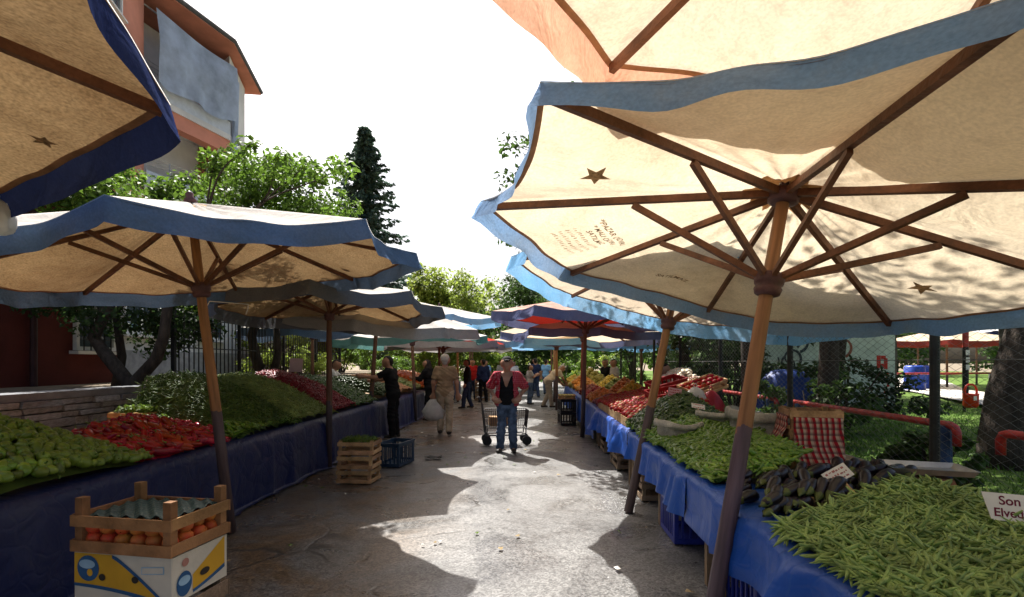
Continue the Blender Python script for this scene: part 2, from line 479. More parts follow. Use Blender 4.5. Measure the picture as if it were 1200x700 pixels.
def chain_link():
    f = thing('wire_fence', 'diamond wire mesh fence with dark posts on the kerb wall', 'fence', (fx(0) + .08, 0, .62))
    f.rotation_euler.z = -math.atan(.035)
    pm = mat('dark_fence_post', (.03, .032, .03), .6, .3, 8, .2)
    for y in (.9, 4.05, 6.3, 8.6, 10.9, 13.2, 15.6, 18):
        q = MB(); q.tube([(0, y, -.05), (0, y, 2.1)], .034, 10); q.lathe([(.036, 0), (.03, .02), (.0, .035)], 10, c=(0, y, 2.1))
        q.build('post', pm, f, smooth=False)
    d = .062; hz = 2.0
    nseg = int(hz / (d / 2)); V = []; Fc = []
    t = .0017; base = 0
    for i, y0 in enumerate(np.arange(1.4, 12, d)):
        zs = np.arange(nseg + 1) * d / 2 + .02
        s = np.where((np.arange(nseg + 1) + i) % 2 == 0, d / 2, -d / 2)
        ys = y0 + s * 1.0
        xo = np.where((np.arange(nseg + 1)) % 2 == 0, .002, -.002)
        c = np.stack([xo, ys, zs], 1)
        ring = np.array([(t, 0, 0), (-t, t, 0), (-t, -t, 0)])
        V.append((c[:, None, :] + ring[None]).reshape(-1, 3))
        k = np.arange(nseg)[:, None]
        for a in range(3):
            bq = (a + 1) % 3
            Fc.append(np.concatenate([k * 3 + a, k * 3 + bq, (k + 1) * 3 + bq, (k + 1) * 3 + a], 1) + base)
        base += (nseg + 1) * 3
    me = raw_mesh('wire_mesh', np.concatenate(V), np.concatenate(Fc), mat('galvanised_wire', (.15, .15, .14), .5, .2, metal=.3))
    o = link('wire_mesh', me, f); o['kind'] = 'stuff'
    for z in (.03, 1.0, 2.02):
        q = MB(); q.tube([(0, .5, z), (0, 12, z)], .0035, 5); q.build('tension_wire', MAT['galvanised_wire'], f)
chain_link()

RED_PAINT = mat('chipped_red_paint', (.4, .028, .022), .45, .35, 9, .15, 40, spec=.5, fine=.25)
BLUE_PAINT = mat('chipped_blue_paint', (.035, .07, .16), .5, .4, 9, .15, 40, fine=.25)
def pipe_rail(y0, y1, label, posts):
    x = lambda y: fx(y) + .3
    r = thing('pipe_rail', label, 'railing', (x(y0), y0, LAWN_Z))
    P = lambda y, z: (x(y) - x(y0), y - y0, z - LAWN_Z)
    q = MB()
    q.tube([P(y0, .93), P(y0, 1.04), P(y0 + .02, 1.075), P(y0 + .06, 1.09), P(y1 - .06, 1.09), P(y1 - .02, 1.075), P(y1, 1.04), P(y1, .93)], .031, 12)
    q.build('top_rail', RED_PAINT, r, smooth=True)
    for y in posts:
        q = MB(); q.tube([P(y, LAWN_Z - .03), P(y, 1.06)], .05, 12); q.lathe([(.052, 0), (.048, .02), (0, .03)], 12, c=P(y, 1.06))
        q.build('post', BLUE_PAINT, r, smooth=False)
pipe_rail(4.1, 6.7, 'red pipe rail with blue post, behind the plaid cloth crates', (4.22, 6.5))
pipe_rail(1.2, 3.72, 'red pipe rail with bent down end, beside the big tree trunk', (1.4,))
pipe_rail(7.1, 10.8, 'red pipe rail behind the tilted tomato crates', (7.3, 10.6))

# ------------------------------------------------------------------ market umbrellas
POLE_A = pole_mat('pole_orange_brown', (.34, .16, .065), (.11, .075, .075), 1.15)
POLE_B = pole_mat('pole_dark', (.15, .075, .045), (.075, .055, .06), 1.0)
POLE_C = pole_mat('pole_purple_foot', (.27, .13, .06), (.11, .075, .095), 1.25)
POLE_D = pole_mat('pole_red_brown', (.2, .05, .035), (.12, .035, .03), .8)
RIB_W = mat('rib_wood', (.17, .07, .035), .6, .45, 4, .3, 30, fine=.2)
HUB_M = mat('hub_wood', (.1, .045, .045), .55, .3, 8, .3, 30)

def canopy_fn(R, d, H, seed, sag=.075, conc=.075, wave=.02):
    nzz = vnoise(seed, 1.6)
    def f(s, k, t):
        a0, a1 = k * math.pi / 4, (k + 1) * math.pi / 4
        q = 4 * t * (1 - t)
        e0 = Vector((math.cos(a0), math.sin(a0), 0)) * R; e1 = Vector((math.cos(a1), math.sin(a1), 0)) * R
        e = e0.lerp(e1, t) * (1 - conc * q)
        z = -d - sag * q * (.75 + .5 * math.sin(seed * 1.7 + k * 2.3))
        p = e * s
        zz = H + z * s - .05 * q * math.sin(math.pi * min(1, s)) + wave * q * nzz(p.x, p.y) * s + q * (.013 * (1 - s) * math.sin(t * 29 + seed + k * 2.1) * min(1, s * 5) + .005 * s * s * math.sin(t * 21 + k * 1.3 + seed * .7) + .006 * math.sin(s * 9 + t * 13 + k))
        return Vector((p.x, p.y, zz))
    return f

def umbrella(label, apex, tilt, R, d, rot, hub_l, cm, vm, pm, seed=0, val=.19, group=None, detail=1, vm_alt=None, lining=None, sag=.075, conc=.062):
    ax = Vector((tilt[0], tilt[1], 1)).normalized()
    x = (Vector((1, 0, 0)) - ax * ax.x).normalized(); y = ax.cross(x)
    A = Vector(apex); H = A.z / ax.z; base = A - ax * H
    root = thing('market_umbrella', label, 'umbrella', base, 0, group)
    M = Matrix((x, y, ax)).transposed() @ Matrix.Rotation(rot, 3, 'Z')
    root.rotation_euler = M.to_euler()
    fn = canopy_fn(R, d, H + .03, seed, sag, conc)
    nt, nr = (26, 20) if detail else (10, 8)
    rows = []
    for i in range(nr + 1):
        s = max(.02, i / nr)
        rows.append([fn(s, k, j / nt) for k in range(8) for j in range(nt)])
    c = MB(); c.grid(rows, wrap=True)
    can = c.build('canopy', cm, root, smooth=True)
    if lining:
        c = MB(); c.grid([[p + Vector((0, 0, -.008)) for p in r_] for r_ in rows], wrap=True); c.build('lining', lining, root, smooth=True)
    # valance: hangs from the rim, flaring a little, with a fold at each rib end
    nz2 = vnoise(seed + 50, 3.0)
    nv = 4
    vrows = []
    for i in range(nv + 1):
        u = i / nv; row = []
        for k in range(8):
            for j in range(nt):
                t = j / nt; p = fn(1, k, t)
                out = Vector((p.x, p.y, 0)).normalized()
                hang = val * (1 + .06 * nz2(p.x * 1.5, p.y * 1.5))
                w = .02 * nz2(p.x * 2.6, p.y * 2.6, u) + .012 * math.sin(t * 17 + k * 3 + seed)
                row.append(p + out * (-.004 + u * (.03 + w * 1.4)) + Vector((0, 0, -hang * u + .006 * (1 - u))))
        vrows.append(row)
    if vm_alt is None:
        v = MB(); v.grid(vrows, wrap=True); v.build('valance', vm, root, smooth=True)
    else:
        ks, am = vm_alt
        for k in range(8):
            v = MB(); sub = [[r_[(k * nt + j) % (8 * nt)] for j in range(nt + 1)] for r_ in vrows]
            v.grid(sub); v.build('valance', am if k in ks else vm, root, smooth=True)
    if detail:
        q = MB(); q.grid([[fn(sv, k, j / nt) + Vector((0, 0, -.012)) for k in range(8) for j in range(nt)] for sv in (.982, .999)], wrap=True); q.build('hem', mat('brown_hem', (.33, .17, .09), .9, .3, 9, transl=.2), root, smooth=True)
    hubz = H - hub_l
    for k in range(8):
        a = k * math.pi / 4; cs, sn = math.cos(a), math.sin(a)
        rp = lambda f, dz=0: Vector((R * f * cs, R * f * sn, H - d * f + dz))
        q = MB(); q.bar(rp(.02, -.035), rp(.985, -.012), .03, .042)
        q.build('rib', RIB_W, root)
        q = MB(); q.bar((.06 * cs, .06 * sn, hubz + .02), rp(.47, -.055), .026, .037)
        q.build('strut', RIB_W, root)
    q = MB(); n = 8
    q.tube([(0, 0, 0), (0.004, 0, H * .35), (-.004, .003, H * .7), (0, 0, H - .02)], [.048, .046, .041, .036], 14)
    q.build('pole', pm, root, smooth=True)
    q = MB(); q.lathe([(.05, -.09), (.07, -.08), (.078, -.05), (.068, -.035), (.08, -.02), (.085, .015), (.075, .04), (.05, .05)], 16, c=(0, 0, hubz))
    q.build('runner_hub', HUB_M, root, smooth=True)
    q = MB(); q.lathe([(.06, -.1), (.085, -.09), (.09, -.05), (.08, -.02), (.05, -.01)], 16, c=(0, 0, H))
    q.build('crown_hub', HUB_M, root, smooth=True)
    q = MB(); q.lathe([(.05, .0), (.055, .03), (.03, .06), (.035, .09), (.0, .12)], 12, c=(0, 0, H + .02))
    q.build('finial', HUB_M, root, smooth=True)
    if detail:
        # reinforcing patch sewn round the crown, below the cloth
        q = MB()
        q.grid([[fn(s * (1 + (.35 if j % 2 else 0) * (s > .05)), k, j / 4) + Vector((0, 0, -.006)) for k in range(8) for j in range(4)] for s in (.03, .07, .115)], wrap=True)
        q.build('crown_patch', mat('patch_canvas', (.46, .26, .12), .9, .3, 6, transl=.3), root, smooth=True)
    root['fnseed'] = seed
    del root['fnseed']
    return root, fn

CREAM = canvas('cream_canvas', (.74, .625, .45), (.48, .38, .26), .4, .65, 1)
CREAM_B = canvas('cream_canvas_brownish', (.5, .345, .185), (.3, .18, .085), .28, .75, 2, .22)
WHITE_T = canvas('bleached_canvas', (.8, .78, .74), (.6, .56, .5), .5, .35, 16)
CREAM_C = canvas('cream_canvas_warm', (.72, .61, .46), (.46, .37, .27), .34, .7, 3)
CREAM_D = canvas('cream_canvas_leafy', (.74, .62, .46), (.45, .36, .25), .42, .5, 4)
WHITE_C = canvas('white_canvas', (.78, .76, .72), (.55, .5, .44), .4, .4, 5)
GREY_C = canvas('grey_white_canvas', (.62, .6, .57), (.4, .37, .33), .33, .5, 6)
RED_C = canvas('red_canvas', (.48, .055, .04), (.34, .06, .045), .4, .4, 7)
FADED_R = canvas('faded_pinkish_canvas', (.72, .52, .44), (.62, .3, .24), .4, .7, 18)
SALMON = canvas('salmon_canvas', (.72, .4, .27), (.6, .36, .26), .4, .5, 8)
BLUE_V = canvas('sky_blue_valance', (.19, .32, .53), (.3, .35, .42), .35, .5, 9)
BLUE_L = canvas('light_blue_valance', (.2, .45, .75), (.35, .5, .65), .4, .5, 10)
SLATE_V = canvas('faded_slate_blue_valance', (.105, .165, .27), (.15, .18, .23), .07, .5, 11)
NAVY_V = canvas('navy_valance', (.022, .032, .095), (.04, .05, .1), .06, .5, 12)
DARK_V = canvas('dark_grey_valance', (.13, .14, .16), (.16, .16, .17), .1, .5, 17)
PURP_V = canvas('blue_violet_valance', (.14, .165, .31), (.22, .22, .3), .2, .5, 13)
TEAL_V = canvas('teal_valance', (.1, .25, .24), (.18, .28, .28), .25, .5, 14)
GREY_V = canvas('grey_valance', (.42, .42, .43), (.3, .3, .3), .3, .5, 15)

U = {}
def um(key, *a, **k):
    U[key] = umbrella(*a, **k); return U[key]
# right row, near to far
um('R0', 'cream umbrella with salmon edge strip, overlapping above the starred cream one', (1.42, .66, 3.3), (.08, .0), 2.05, .36, R_(27), .64, CREAM_C, BLUE_V, POLE_B, 21, vm_alt=((1, 2, 3), SALMON))
um('R1', 'large cream umbrella with stars and printed lettering, sky blue valance', (1.624, 3.042, 2.639), (.207, .073), 1.823, .368, -.162, .575, CREAM, BLUE_V, POLE_C, 22, val=.115)
um('R2', 'cream umbrella with light blue valance on a tilted yellow-brown pole', (1.95, 5.72, 3.0), (.235, .08), 1.95, .56, R_(-14), .98, CREAM_C, BLUE_L, POLE_A, 23)
um('R3', 'faded umbrella with red underside and blue-violet valance on a dark pole', (1.6, 11.0, 3.0), (.03, .0), 2.05, .42, R_(10), .7, FADED_R, PURP_V, POLE_B, 24, lining=RED_C)
um('R4', 'cream umbrella with violet edge and leaf shadows on a red-brown pole', (1.95, 13.9, 2.95), (.03, .02), 2.25, .62, R_(3), .7, CREAM_D, PURP_V, POLE_D, 25)
um('R5', 'cream umbrella with light blue valance behind the violet edged one', (1.5, 17.2, 2.8), (.0, .0), 2.2, .5, R_(16), .7, CREAM_C, BLUE_L, POLE_A, 26, detail=0)
um('R6', 'white umbrella with light blue valance beyond the fruit stall', (1.7, 20.6, 2.9), (.0, .0), 2.3, .55, R_(5), .7, WHITE_C, BLUE_L, POLE_A, 27, detail=0)
um('R7', 'white umbrella with blue valance at the end of the right row', (1.9, 24.6, 3.0), (.0, .0), 2.3, .55, R_(20), .7, WHITE_C, BLUE_V, POLE_B, 28, detail=0)
um('R8', 'small white umbrella with pale edge under the park trees', (4.3, 17.0, 2.65), (.0, .0), 1.6, .45, R_(7), .6, WHITE_C, BLUE_L, POLE_B, 29, detail=0)
# left row, near to far
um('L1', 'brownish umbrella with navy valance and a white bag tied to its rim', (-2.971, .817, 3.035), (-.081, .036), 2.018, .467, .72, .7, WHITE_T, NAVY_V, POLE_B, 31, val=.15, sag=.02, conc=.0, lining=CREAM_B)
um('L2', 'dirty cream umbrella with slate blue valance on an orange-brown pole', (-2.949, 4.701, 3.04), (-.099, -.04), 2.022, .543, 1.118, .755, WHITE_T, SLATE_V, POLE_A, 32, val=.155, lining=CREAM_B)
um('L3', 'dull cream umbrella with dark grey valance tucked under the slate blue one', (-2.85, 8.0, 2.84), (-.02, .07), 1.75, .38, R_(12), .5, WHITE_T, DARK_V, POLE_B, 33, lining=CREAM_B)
um('L4', 'greyish white umbrella with grey valance on a slim dark pole', (-2.75, 10.6, 2.95), (.1, -.07), 2.1, .5, R_(4), .6, GREY_C, GREY_V, POLE_B, 34)
um('L5', 'grey-white umbrella with teal valance over the left stalls', (-2.75, 14.0, 2.75), (-.04, .0), 2.1, .5, R_(14), .6, WHITE_C, TEAL_V, POLE_B, 35, detail=0)
um('L6', 'red umbrella with grey valance over the left stalls', (-2.2, 16.4, 2.62), (.0, .0), 2.2, .4, R_(8), .6, RED_C, GREY_V, POLE_B, 36, detail=0)
um('L7', 'grey-white umbrella with pale blue valance rising above the red one', (-2.6, 18.3, 3.6), (.0, .0), 2.3, .5, R_(19), .6, GREY_C, BLUE_L, POLE_B, 37, detail=0)
um('L8', 'cream umbrella with grey valance beyond the red one', (-2.2, 20.8, 2.7), (.0, .0), 2.2, .45, R_(3), .6, CREAM_C, GREY_V, POLE_A, 38, detail=0)
um('L9', 'grey umbrella with slate valance towards the street end', (-2.0, 24.4, 2.8), (.0, .0), 2.3, .45, R_(12), .6, GREY_C, SLATE_V, POLE_B, 39, detail=0)
um('L10', 'white umbrella with slate valance at the end of the left row', (-2.2, 28.5, 2.9), (.0, .0), 2.3, .45, R_(2), .6, WHITE_C, SLATE_V, POLE_B, 40, detail=0)
um('B1', 'white umbrella with blue valance behind the left row near the trees', (-5.3, 13.6, 2.9), (.0, .0), 1.9, .5, R_(9), .6, WHITE_C, SLATE_V, POLE_B, 41, detail=0)
um('B2', 'small red umbrella with white edge behind the left row', (-7.4, 18.6, 3.0), (.0, .0), 1.8, .5, R_(4), .6, RED_C, WHITE_C, POLE_B, 42, detail=0)
# the other market beyond the lawn
for i, (x, y, z, cm_, vm_, lab) in enumerate([
        (20.3, 25.6, 4.0, WHITE_C, GREY_V, 'white umbrella of the far market beyond the lawn'),
        (19.2, 22.6, 3.1, CREAM_D, canvas('dull_red_valance', (.28, .05, .04), (.2, .05, .04), .15, .5, 19), 'cream umbrella with red edge in the far market beyond the lawn'),
        (24.5, 27.0, 3.7, WHITE_C, NAVY_V, 'white umbrella with dark edge in the far market beyond the lawn'),
        (29.5, 29.0, 3.9, WHITE_C, GREY_V, 'wide white umbrella in the far market behind the big trunk')]):
    o, _ = um('F%d' % i, lab, (x, y, z), (0, 0), 2.6, .6, R_(9 * i), .6, cm_, vm_, POLE_B, 60 + i, detail=0)

# ------------------------------------------------------------------ trees
def leaf_mat(name, col, t=.45, var=.5):
    return mat(name, col, .55, var, 1.7, spec=.35, transl=t, fine=.35)
BARK = mat('dark_bark', (.055, .042, .032), .95, .5, 4, .9, 18, stretch=(3, 3, 1))
BARK_L = mat('grey_bark', (.13, .11, .09), .95, .5, 4, .9, 18, stretch=(3, 3, 1))

def leaf_cloud(centres, radii, n, size, rng, flat=.65, shape=None):
    """leaf faces (one bent quad each) spread through clumps"""
    centres = np.asarray(centres, float); radii = np.asarray(radii, float)
    w = radii ** 2; idx = rng.choice(len(centres), n, p=w / w.sum())
    d = rng.normal(size=(n, 3)); d /= np.linalg.norm(d, axis=1)[:, None]
    rr = rng.random(n) ** .45
    c = centres[idx] + d * (radii[idx] * rr)[:, None] * np.array([1, 1, flat])
    nrm = d * .5 + rng.normal(size=(n, 3)) * .6 + np.array([0, 0, .55]); nrm /= np.linalg.norm(nrm, axis=1)[:, None]
    t = rng.normal(size=(n, 3)); t -= nrm * (t * nrm).sum(1)[:, None]; t /= np.linalg.norm(t, axis=1)[:, None]
    bt = np.cross(nrm, t)
    L = (size * rng.uniform(.6, 1.25, n))[:, None]; W = L * rng.uniform(.42, .62, n)[:, None]
    V = np.empty((n, 4, 3))
    V[:, 0] = c - t * L * .5; V[:, 1] = c + bt * W * .5 + nrm * W * .12; V[:, 2] = c + t * L * .5 - nrm * L * .12; V[:, 3] = c - bt * W * .5 + nrm * W * .12
    return V.reshape(-1, 3), np.arange(n * 4).reshape(-1, 4)

def branch_tree(q, p, d, L, r, depth, rng, tips, spread=.6, n=4, up=.12):
    pts = [Vector(p)]; rs = [r]
    dd = Vector(d).normalized(); cur = Vector(p)
    for i in range(n):
        dd = (dd + Vector((rng.uniform(-.22, .22), rng.uniform(-.22, .22), rng.uniform(-.1, .12) + up * .3))).normalized()
        cur = cur + dd * (L / n); pts.append(cur.copy()); rs.append(r * (1 - .45 * (i + 1) / n))
    q.tube(pts, rs, 9 if r > .06 else (6 if r > .025 else 4))
    if depth == 0:
        tips.append(cur.copy()); tips.append(pts[-2].copy()); return
    for k in range(rng.choice([2, 3, 3])):
        nd = (dd + Vector((rng.uniform(-1, 1), rng.uniform(-1, 1), rng.uniform(-.25, .6))) * spread).normalized()
        i = rng.randint(max(1, n - 2), n)
        branch_tree(q, pts[i], nd, L * rng.uniform(.6, .85), rs[i] * .68, depth - 1, rng, tips, spread, n, up)

def tree(name, label, base, limbs, trunk_r, clumps, n_leaf, leaf, lm, bark=BARK, seed=0, group=None, depth=2, pull=None, cl_r=(.5, 1.0), crown=None, extra=None):
    """limbs: list of polylines (relative) for the trunk; crown: (centre, radii) ellipsoid that clumps fill"""
    rng = random.Random(seed); nr = np.random.default_rng(seed)
    root = thing(name, label, 'tree', base, 0, group)
    q = MB(); tips = []
    for pl, r0, r1 in limbs:
        m = len(pl); q.tube(pl, [r0 + (r1 - r0) * i / (m - 1) for i in range(m)], 12)
        e = Vector(pl[-1]); dr = (e - Vector(pl[-2])).normalized()
        for k in range(3):
            nd = (dr + Vector((rng.uniform(-.9, .9), rng.uniform(-.9, .9), rng.uniform(-.1, .6)))).normalized()
            branch_tree(q, e, nd, rng.uniform(1.0, 1.6) * (crown[1][0] / 3 if crown else 1), r1 * .75, depth, rng, tips)
    if extra:
        for i_, (p, r_) in enumerate(extra):
            w_ = lambda f, a_: (p[0] * f, p[1] * f + a_ * .25 * math.sin(i_ * 2 + f * 5), 3.0 + (p[2] - 3.0) * f ** .6 + a_ * .2 * math.sin(i_ + f * 7))
            q.tube([w_(0, 0), w_(.2, .6), w_(.4, 1), w_(.6, 1), w_(.8, .8), p], [.045, .036, .028, .02, .012, .005], 5)
            for f in (.55, .68, .8, .9): tips.append(Vector(w_(f, 1)))
    q.build('trunk', bark, root, smooth=True)
    cs = [tuple(t) for t in tips]; rs = [rng.uniform(*cl_r) * .6 for _ in tips]
    if crown:
        (cc, cr) = crown
        for _ in range(clumps):
            d = nr.normal(size=3); d /= np.linalg.norm(d)
            f = nr.uniform(.5, 1.0)
            cs.append((cc[0] + d[0] * cr[0] * f, cc[1] + d[1] * cr[1] * f, cc[2] + d[2] * cr[2] * f)); rs.append(rng.uniform(*cl_r))
    for (p, r_) in (extra or []): cs.append(p); rs.append(r_)
    V, Fq = leaf_cloud(cs, rs, n_leaf, leaf, nr)
    link('crown', raw_mesh('crown', V, Fq, lm), root)
    return root

LEAF_A = leaf_mat('leaf_fresh_green', (.13, .23, .03), .5)
LEAF_B = leaf_mat('leaf_yellow_green', (.27, .35, .06), .6)
LEAF_C = leaf_mat('leaf_mid_green', (.075, .14, .03))
LEAF_D = leaf_mat('leaf_dark_green', (.04, .08, .02))

# left: forked tree on the terrace, its crown above the slate blue umbrella
tree('fruit_tree', 'dark forked tree standing behind the stone wall', (-5.75, 7.7, 1.2),
     [([(0, 0, -.05), (.0, 0, .08), (-.42, .05, .55), (-.62, .1, .78), (-.45, .1, 1.15), (-.25, .1, 1.5), (-.3, .2, 1.9)], .105, .06),
      ([(0, 0, .0), (.08, 0, .1), (.4, 0, .45), (.55, -.05, .8), (.62, 0, 1.6), (.8, .2, 1.9)], .1, .055)],
     .14, 62, 23000, .105, LEAF_A, seed=23, depth=1, crown=((.25, 1.3, 2.9), (3.0, 1.6, 1.6)), cl_r=(.22, .6))
tree('fruit_tree', 'leafy street tree beside the iron railing, right of the forked one', (-5.6, 11.6, 1.2),
     [([(0, 0, -.05), (-.2, 0, .5), (-.3, 0, 1.0), (-.1, .1, 1.8)], .13, .08), ([(.15, 0, -.05), (.3, 0, .6), (.2, .1, 1.6)], .1, .06)],
     .12, 40, 11000, .12, LEAF_C, seed=4, crown=((.4, .4, 2.6), (1.9, 1.6, 1.2)), cl_r=(.35, .75))
tree('fruit_tree', 'low leafy tree hanging over the terrace in shade', (-6.5, 8.4, 1.2),
     [([(0, 0, -.05), (.1, 0, .5), (.0, 0, 1.2)], .08, .05)],
     .08, 34, 10000, .1, LEAF_D, seed=6, crown=((.1, .6, 1.6), (1.3, 1.8, .95)), cl_r=(.3, .55))
tree('background_tree', 'sunlit green tree behind the left umbrellas', (-8.2, 19.5, 1.2),
     [([(0, 0, -.05), (.1, 0, 1.0), (0, 0, 2.2)], .16, .1)], .16, 40, 9000, .17, LEAF_B, seed=8, crown=((0.2, 0, 1.9), (3.0, 2.2, 1.9)), cl_r=(.5, .9))
tree('background_tree', 'yellow-green broad tree rising above the white umbrellas', (-4.4, 33, 0),
     [([(0, 0, -.05), (.1, 0, 2.0), (0, 0, 4.0)], .25, .16)], .2, 60, 13000, .3, LEAF_B, seed=9, crown=((0, 0, 4.6), (3.9, 3, 3.4)), cl_r=(.7, 1.3))
tree('background_tree', 'mid green broad tree beyond the red and violet umbrella', (1.2, 30, 0),
     [([(0, 0, -.05), (.1, 0, 2.0), (0, 0, 3.5)], .22, .14)], .2, 60, 12000, .26, LEAF_C, seed=10, crown=((.2, 0, 4.0), (3.3, 2.6, 2.7)), cl_r=(.6, 1.1))
# right: street trees between the stalls and the park
RT = [((4.35, 9.4, LAWN_Z), 12, ((.3, .3, 4.2), (3.4, 3.0, 1.9)), 'street tree with thin twigs over the cream umbrellas'),
      ((4.42, 7.2, LAWN_Z), 19, ((-1.9, -.7, 5.0), (1.7, 1.6, .9)), 'slim street tree leaning over the starred umbrella'),
      ((4.6, 13.4, LAWN_Z), 13, ((.3, 0, 4.6), (2.8, 2.4, 2.3)), 'dark trunked street tree behind the tomato stall'),
      ((5.2, 17.2, LAWN_Z), 14, ((.3, 0, 4.4), (3.0, 2.4, 2.4)), 'dark trunked street tree behind the fruit stall'),
      ((6.9, 11.0, LAWN_Z), 15, ((0, 0, 4.6), (2.9, 2.6, 2.0)), 'slim dark tree on the lawn by the painted wall'),
      ((5.4, 23.0, LAWN_Z), 16, ((0, 0, 4.2), (3.4, 3, 3.0)), 'street tree at the end of the park fence')]
for (bs, sd, cr, lab) in RT:
    r = random.Random(sd); dx = r.uniform(-.25, .25)
    tree('street_tree', lab, bs, [([(0, 0, -.05), (dx * .3, 0, .9), (dx, 0.05, 2.0), (dx * .8, .1, 3.1)], .15, .09)] + ([([(0, 0, 2.4), (-.8, -.3, 3.6), (-1.6, -.6, 4.6)], .07, .04)] if sd == 19 else []), .15, 48 if sd != 19 else 26, 11500 if sd != 19 else 5200, .14, LEAF_C, seed=sd, crown=cr, cl_r=(.45, .9), group='trees along the park fence', extra=[((-4.35, .4, 5.35), .42), ((-4.5, .5, 4.7), .3), ((-4.15, .3, 4.1), .25), ((-4.55, .5, 3.6), .22)] if sd == 12 else None)
tree('park_tree', 'thick dark trunk of a park tree beside the red rail', (5.55, 5.8, LAWN_Z),
     [([(0, 0, -.08), (.0, 0, .25), (.07, 0, .8), (.3, 0, 1.6), (.5, .1, 2.6), (.4, .2, 3.4)], .24, .15)], .3, 50, 8000, .14, LEAF_C, seed=18, crown=((.6, .6, 4.9), (3.2, 2.8, 1.9)), cl_r=(.5, .95))
for i, (x, y, h) in enumerate([(11.6, 15.6, .09), (14.6, 15.2, .16), (9.6, 19.5, .13), (22, 19, .2)]):
    tree('park_tree', ['slim pale trunked tree on the lawn near the bin', 'grey trunked tree standing behind the red bin', 'park tree beyond the painted wall', 'large park tree far right on the lawn'][i], (x, y, LAWN_Z),
         [([(0, 0, -.05), (.05, 0, 1.5), (-.05, 0, 3.0)], h, h * .7)], h, 40, 8000, .2, LEAF_A if i % 2 else LEAF_C, BARK_L, seed=30 + i, crown=((0, 0, 4.6), (2.8, 2.6, 1.9)), cl_r=(.5, 1.0))
# hedge of trees closing the street and the park
far = random.Random(77)
for i in range(15):
    x = -34 + i * 5.6 + far.uniform(-1.5, 1.5); y = 46 + far.uniform(-4, 8) + (4 if abs(x) < 4 else 0)
    if -12 < x < 16: hgt = far.uniform(1.6, 2.6)
    else: hgt = far.uniform(3.0, 4.5)
    lm = far.choice([LEAF_B, LEAF_C, LEAF_A])
    tree('background_tree', 'leafy tree in the row closing off the market far behind', (x, y, 0), [([(0, 0, -.05), (.1, 0, hgt * .5), (0, 0, hgt)], .2, .12)], .2, 36, 4200, .42, lm, seed=90 + i,
         crown=((0, 0, hgt * 1.15), (3.6, 3, hgt)), cl_r=(.8, 1.4), depth=1, group='row of far trees')

def spruce():
    root = thing('spruce_tree', 'tall dark spruce standing against the white sky', 'tree', (-12.9, 45, 0))
    nr = np.random.default_rng(5); rng = random.Random(5)
    q = MB(); q.tube([(0, 0, 0), (.05, 0, 8), (0, 0, 16), (0.05, 0, 22.4)], [.32, .24, .13, .02], 8)
    cs = []; V = []; 
    H = 22.6; z = 3.0
    while z < H - .3:
        f = (H - z) / H
        L = 7.4 * f ** .8 + .2
        nb = 11
        for k in range(nb):
            a = rng.uniform(0, 6.28); l = L * rng.uniform(.38, 1.12); droop = rng.uniform(.12, .3)
            pts = [(0, 0, z)]
            for j in range(1, 6):
                u = j / 5; pts.append((math.cos(a) * l * u, math.sin(a) * l * u, z - droop * l * u + .16 * l * u * u))
            q.tube(pts, [.05 * f + .012, .04 * f + .01, .03 * f + .01, .02 * f + .008, .012, .006], 4, cap=False)
            m = int(16 + 46 * l / 4)
            u = nr.random(m) ** .7
            i0 = np.minimum((u * 5).astype(int), 4); P = np.array(pts)
            c = P[i0] + (P[i0 + 1] - P[i0]) * ((u * 5 - i0)[:, None])
            wd = .34 * l / 4 + .14
            c[:, :2] += nr.normal(size=(m, 2)) * wd * (1.05 - u)[:, None]
            c[:, 2] += nr.normal(size=m) * .06 - .08
            s = nr.uniform(.28, .62, m)
            dr = np.array([math.cos(a), math.sin(a), -.35])
            t = dr + nr.normal(size=(m, 3)) * .45; t /= np.linalg.norm(t, axis=1)[:, None]
            n_ = nr.normal(size=(m, 3)) * .5 + np.array([0, 0, 1]); bt = np.cross(t, n_); bt /= np.linalg.norm(bt, axis=1)[:, None]
            Q = np.empty((m, 4, 3)); hs = (s * .5)[:, None]; hw = (s * .24)[:, None]
            Q[:, 0] = c - t * hs; Q[:, 1] = c + bt * hw; Q[:, 2] = c + t * hs - np.array([0, 0, .06]); Q[:, 3] = c - bt * hw
            V.append(Q.reshape(-1, 3))
        z += .5 * (.5 + f * .8)
    q.build('trunk', BARK, root)
    V = np.concatenate(V)
    link('crown', raw_mesh('crown', V, np.arange(len(V)).reshape(-1, 4), mat('spruce_needles', (.08, .135, .095), .7, .4, 1.2, transl=.35)), root)
spruce()

# ------------------------------------------------------------------ buildings on the left
GLASS = mat('dark_window_glass', (.05, .07, .09), .08, .1, 2, spec=.8)
FRAME_W = mat('white_window_frame', (.7, .7, .68), .5, .08)
PL_RED = mat('dark_red_plaster', (.11, .022, .016), .9, .25, 1.2, .2, 20)
PL_WHT = mat('white_plaster', (.66, .65, .62), .9, .12, 1.2, .15, 20)
PL_SAL = mat('salmon_plaster', (.6, .25, .17), .9, .15, 1.0, .15, 20)
TILE = mat('dark_roof_tiles', (.09, .07, .07), .8, .3, 5, .4, 20)
IRON = mat('black_iron', (.012, .012, .013), .5, .2)

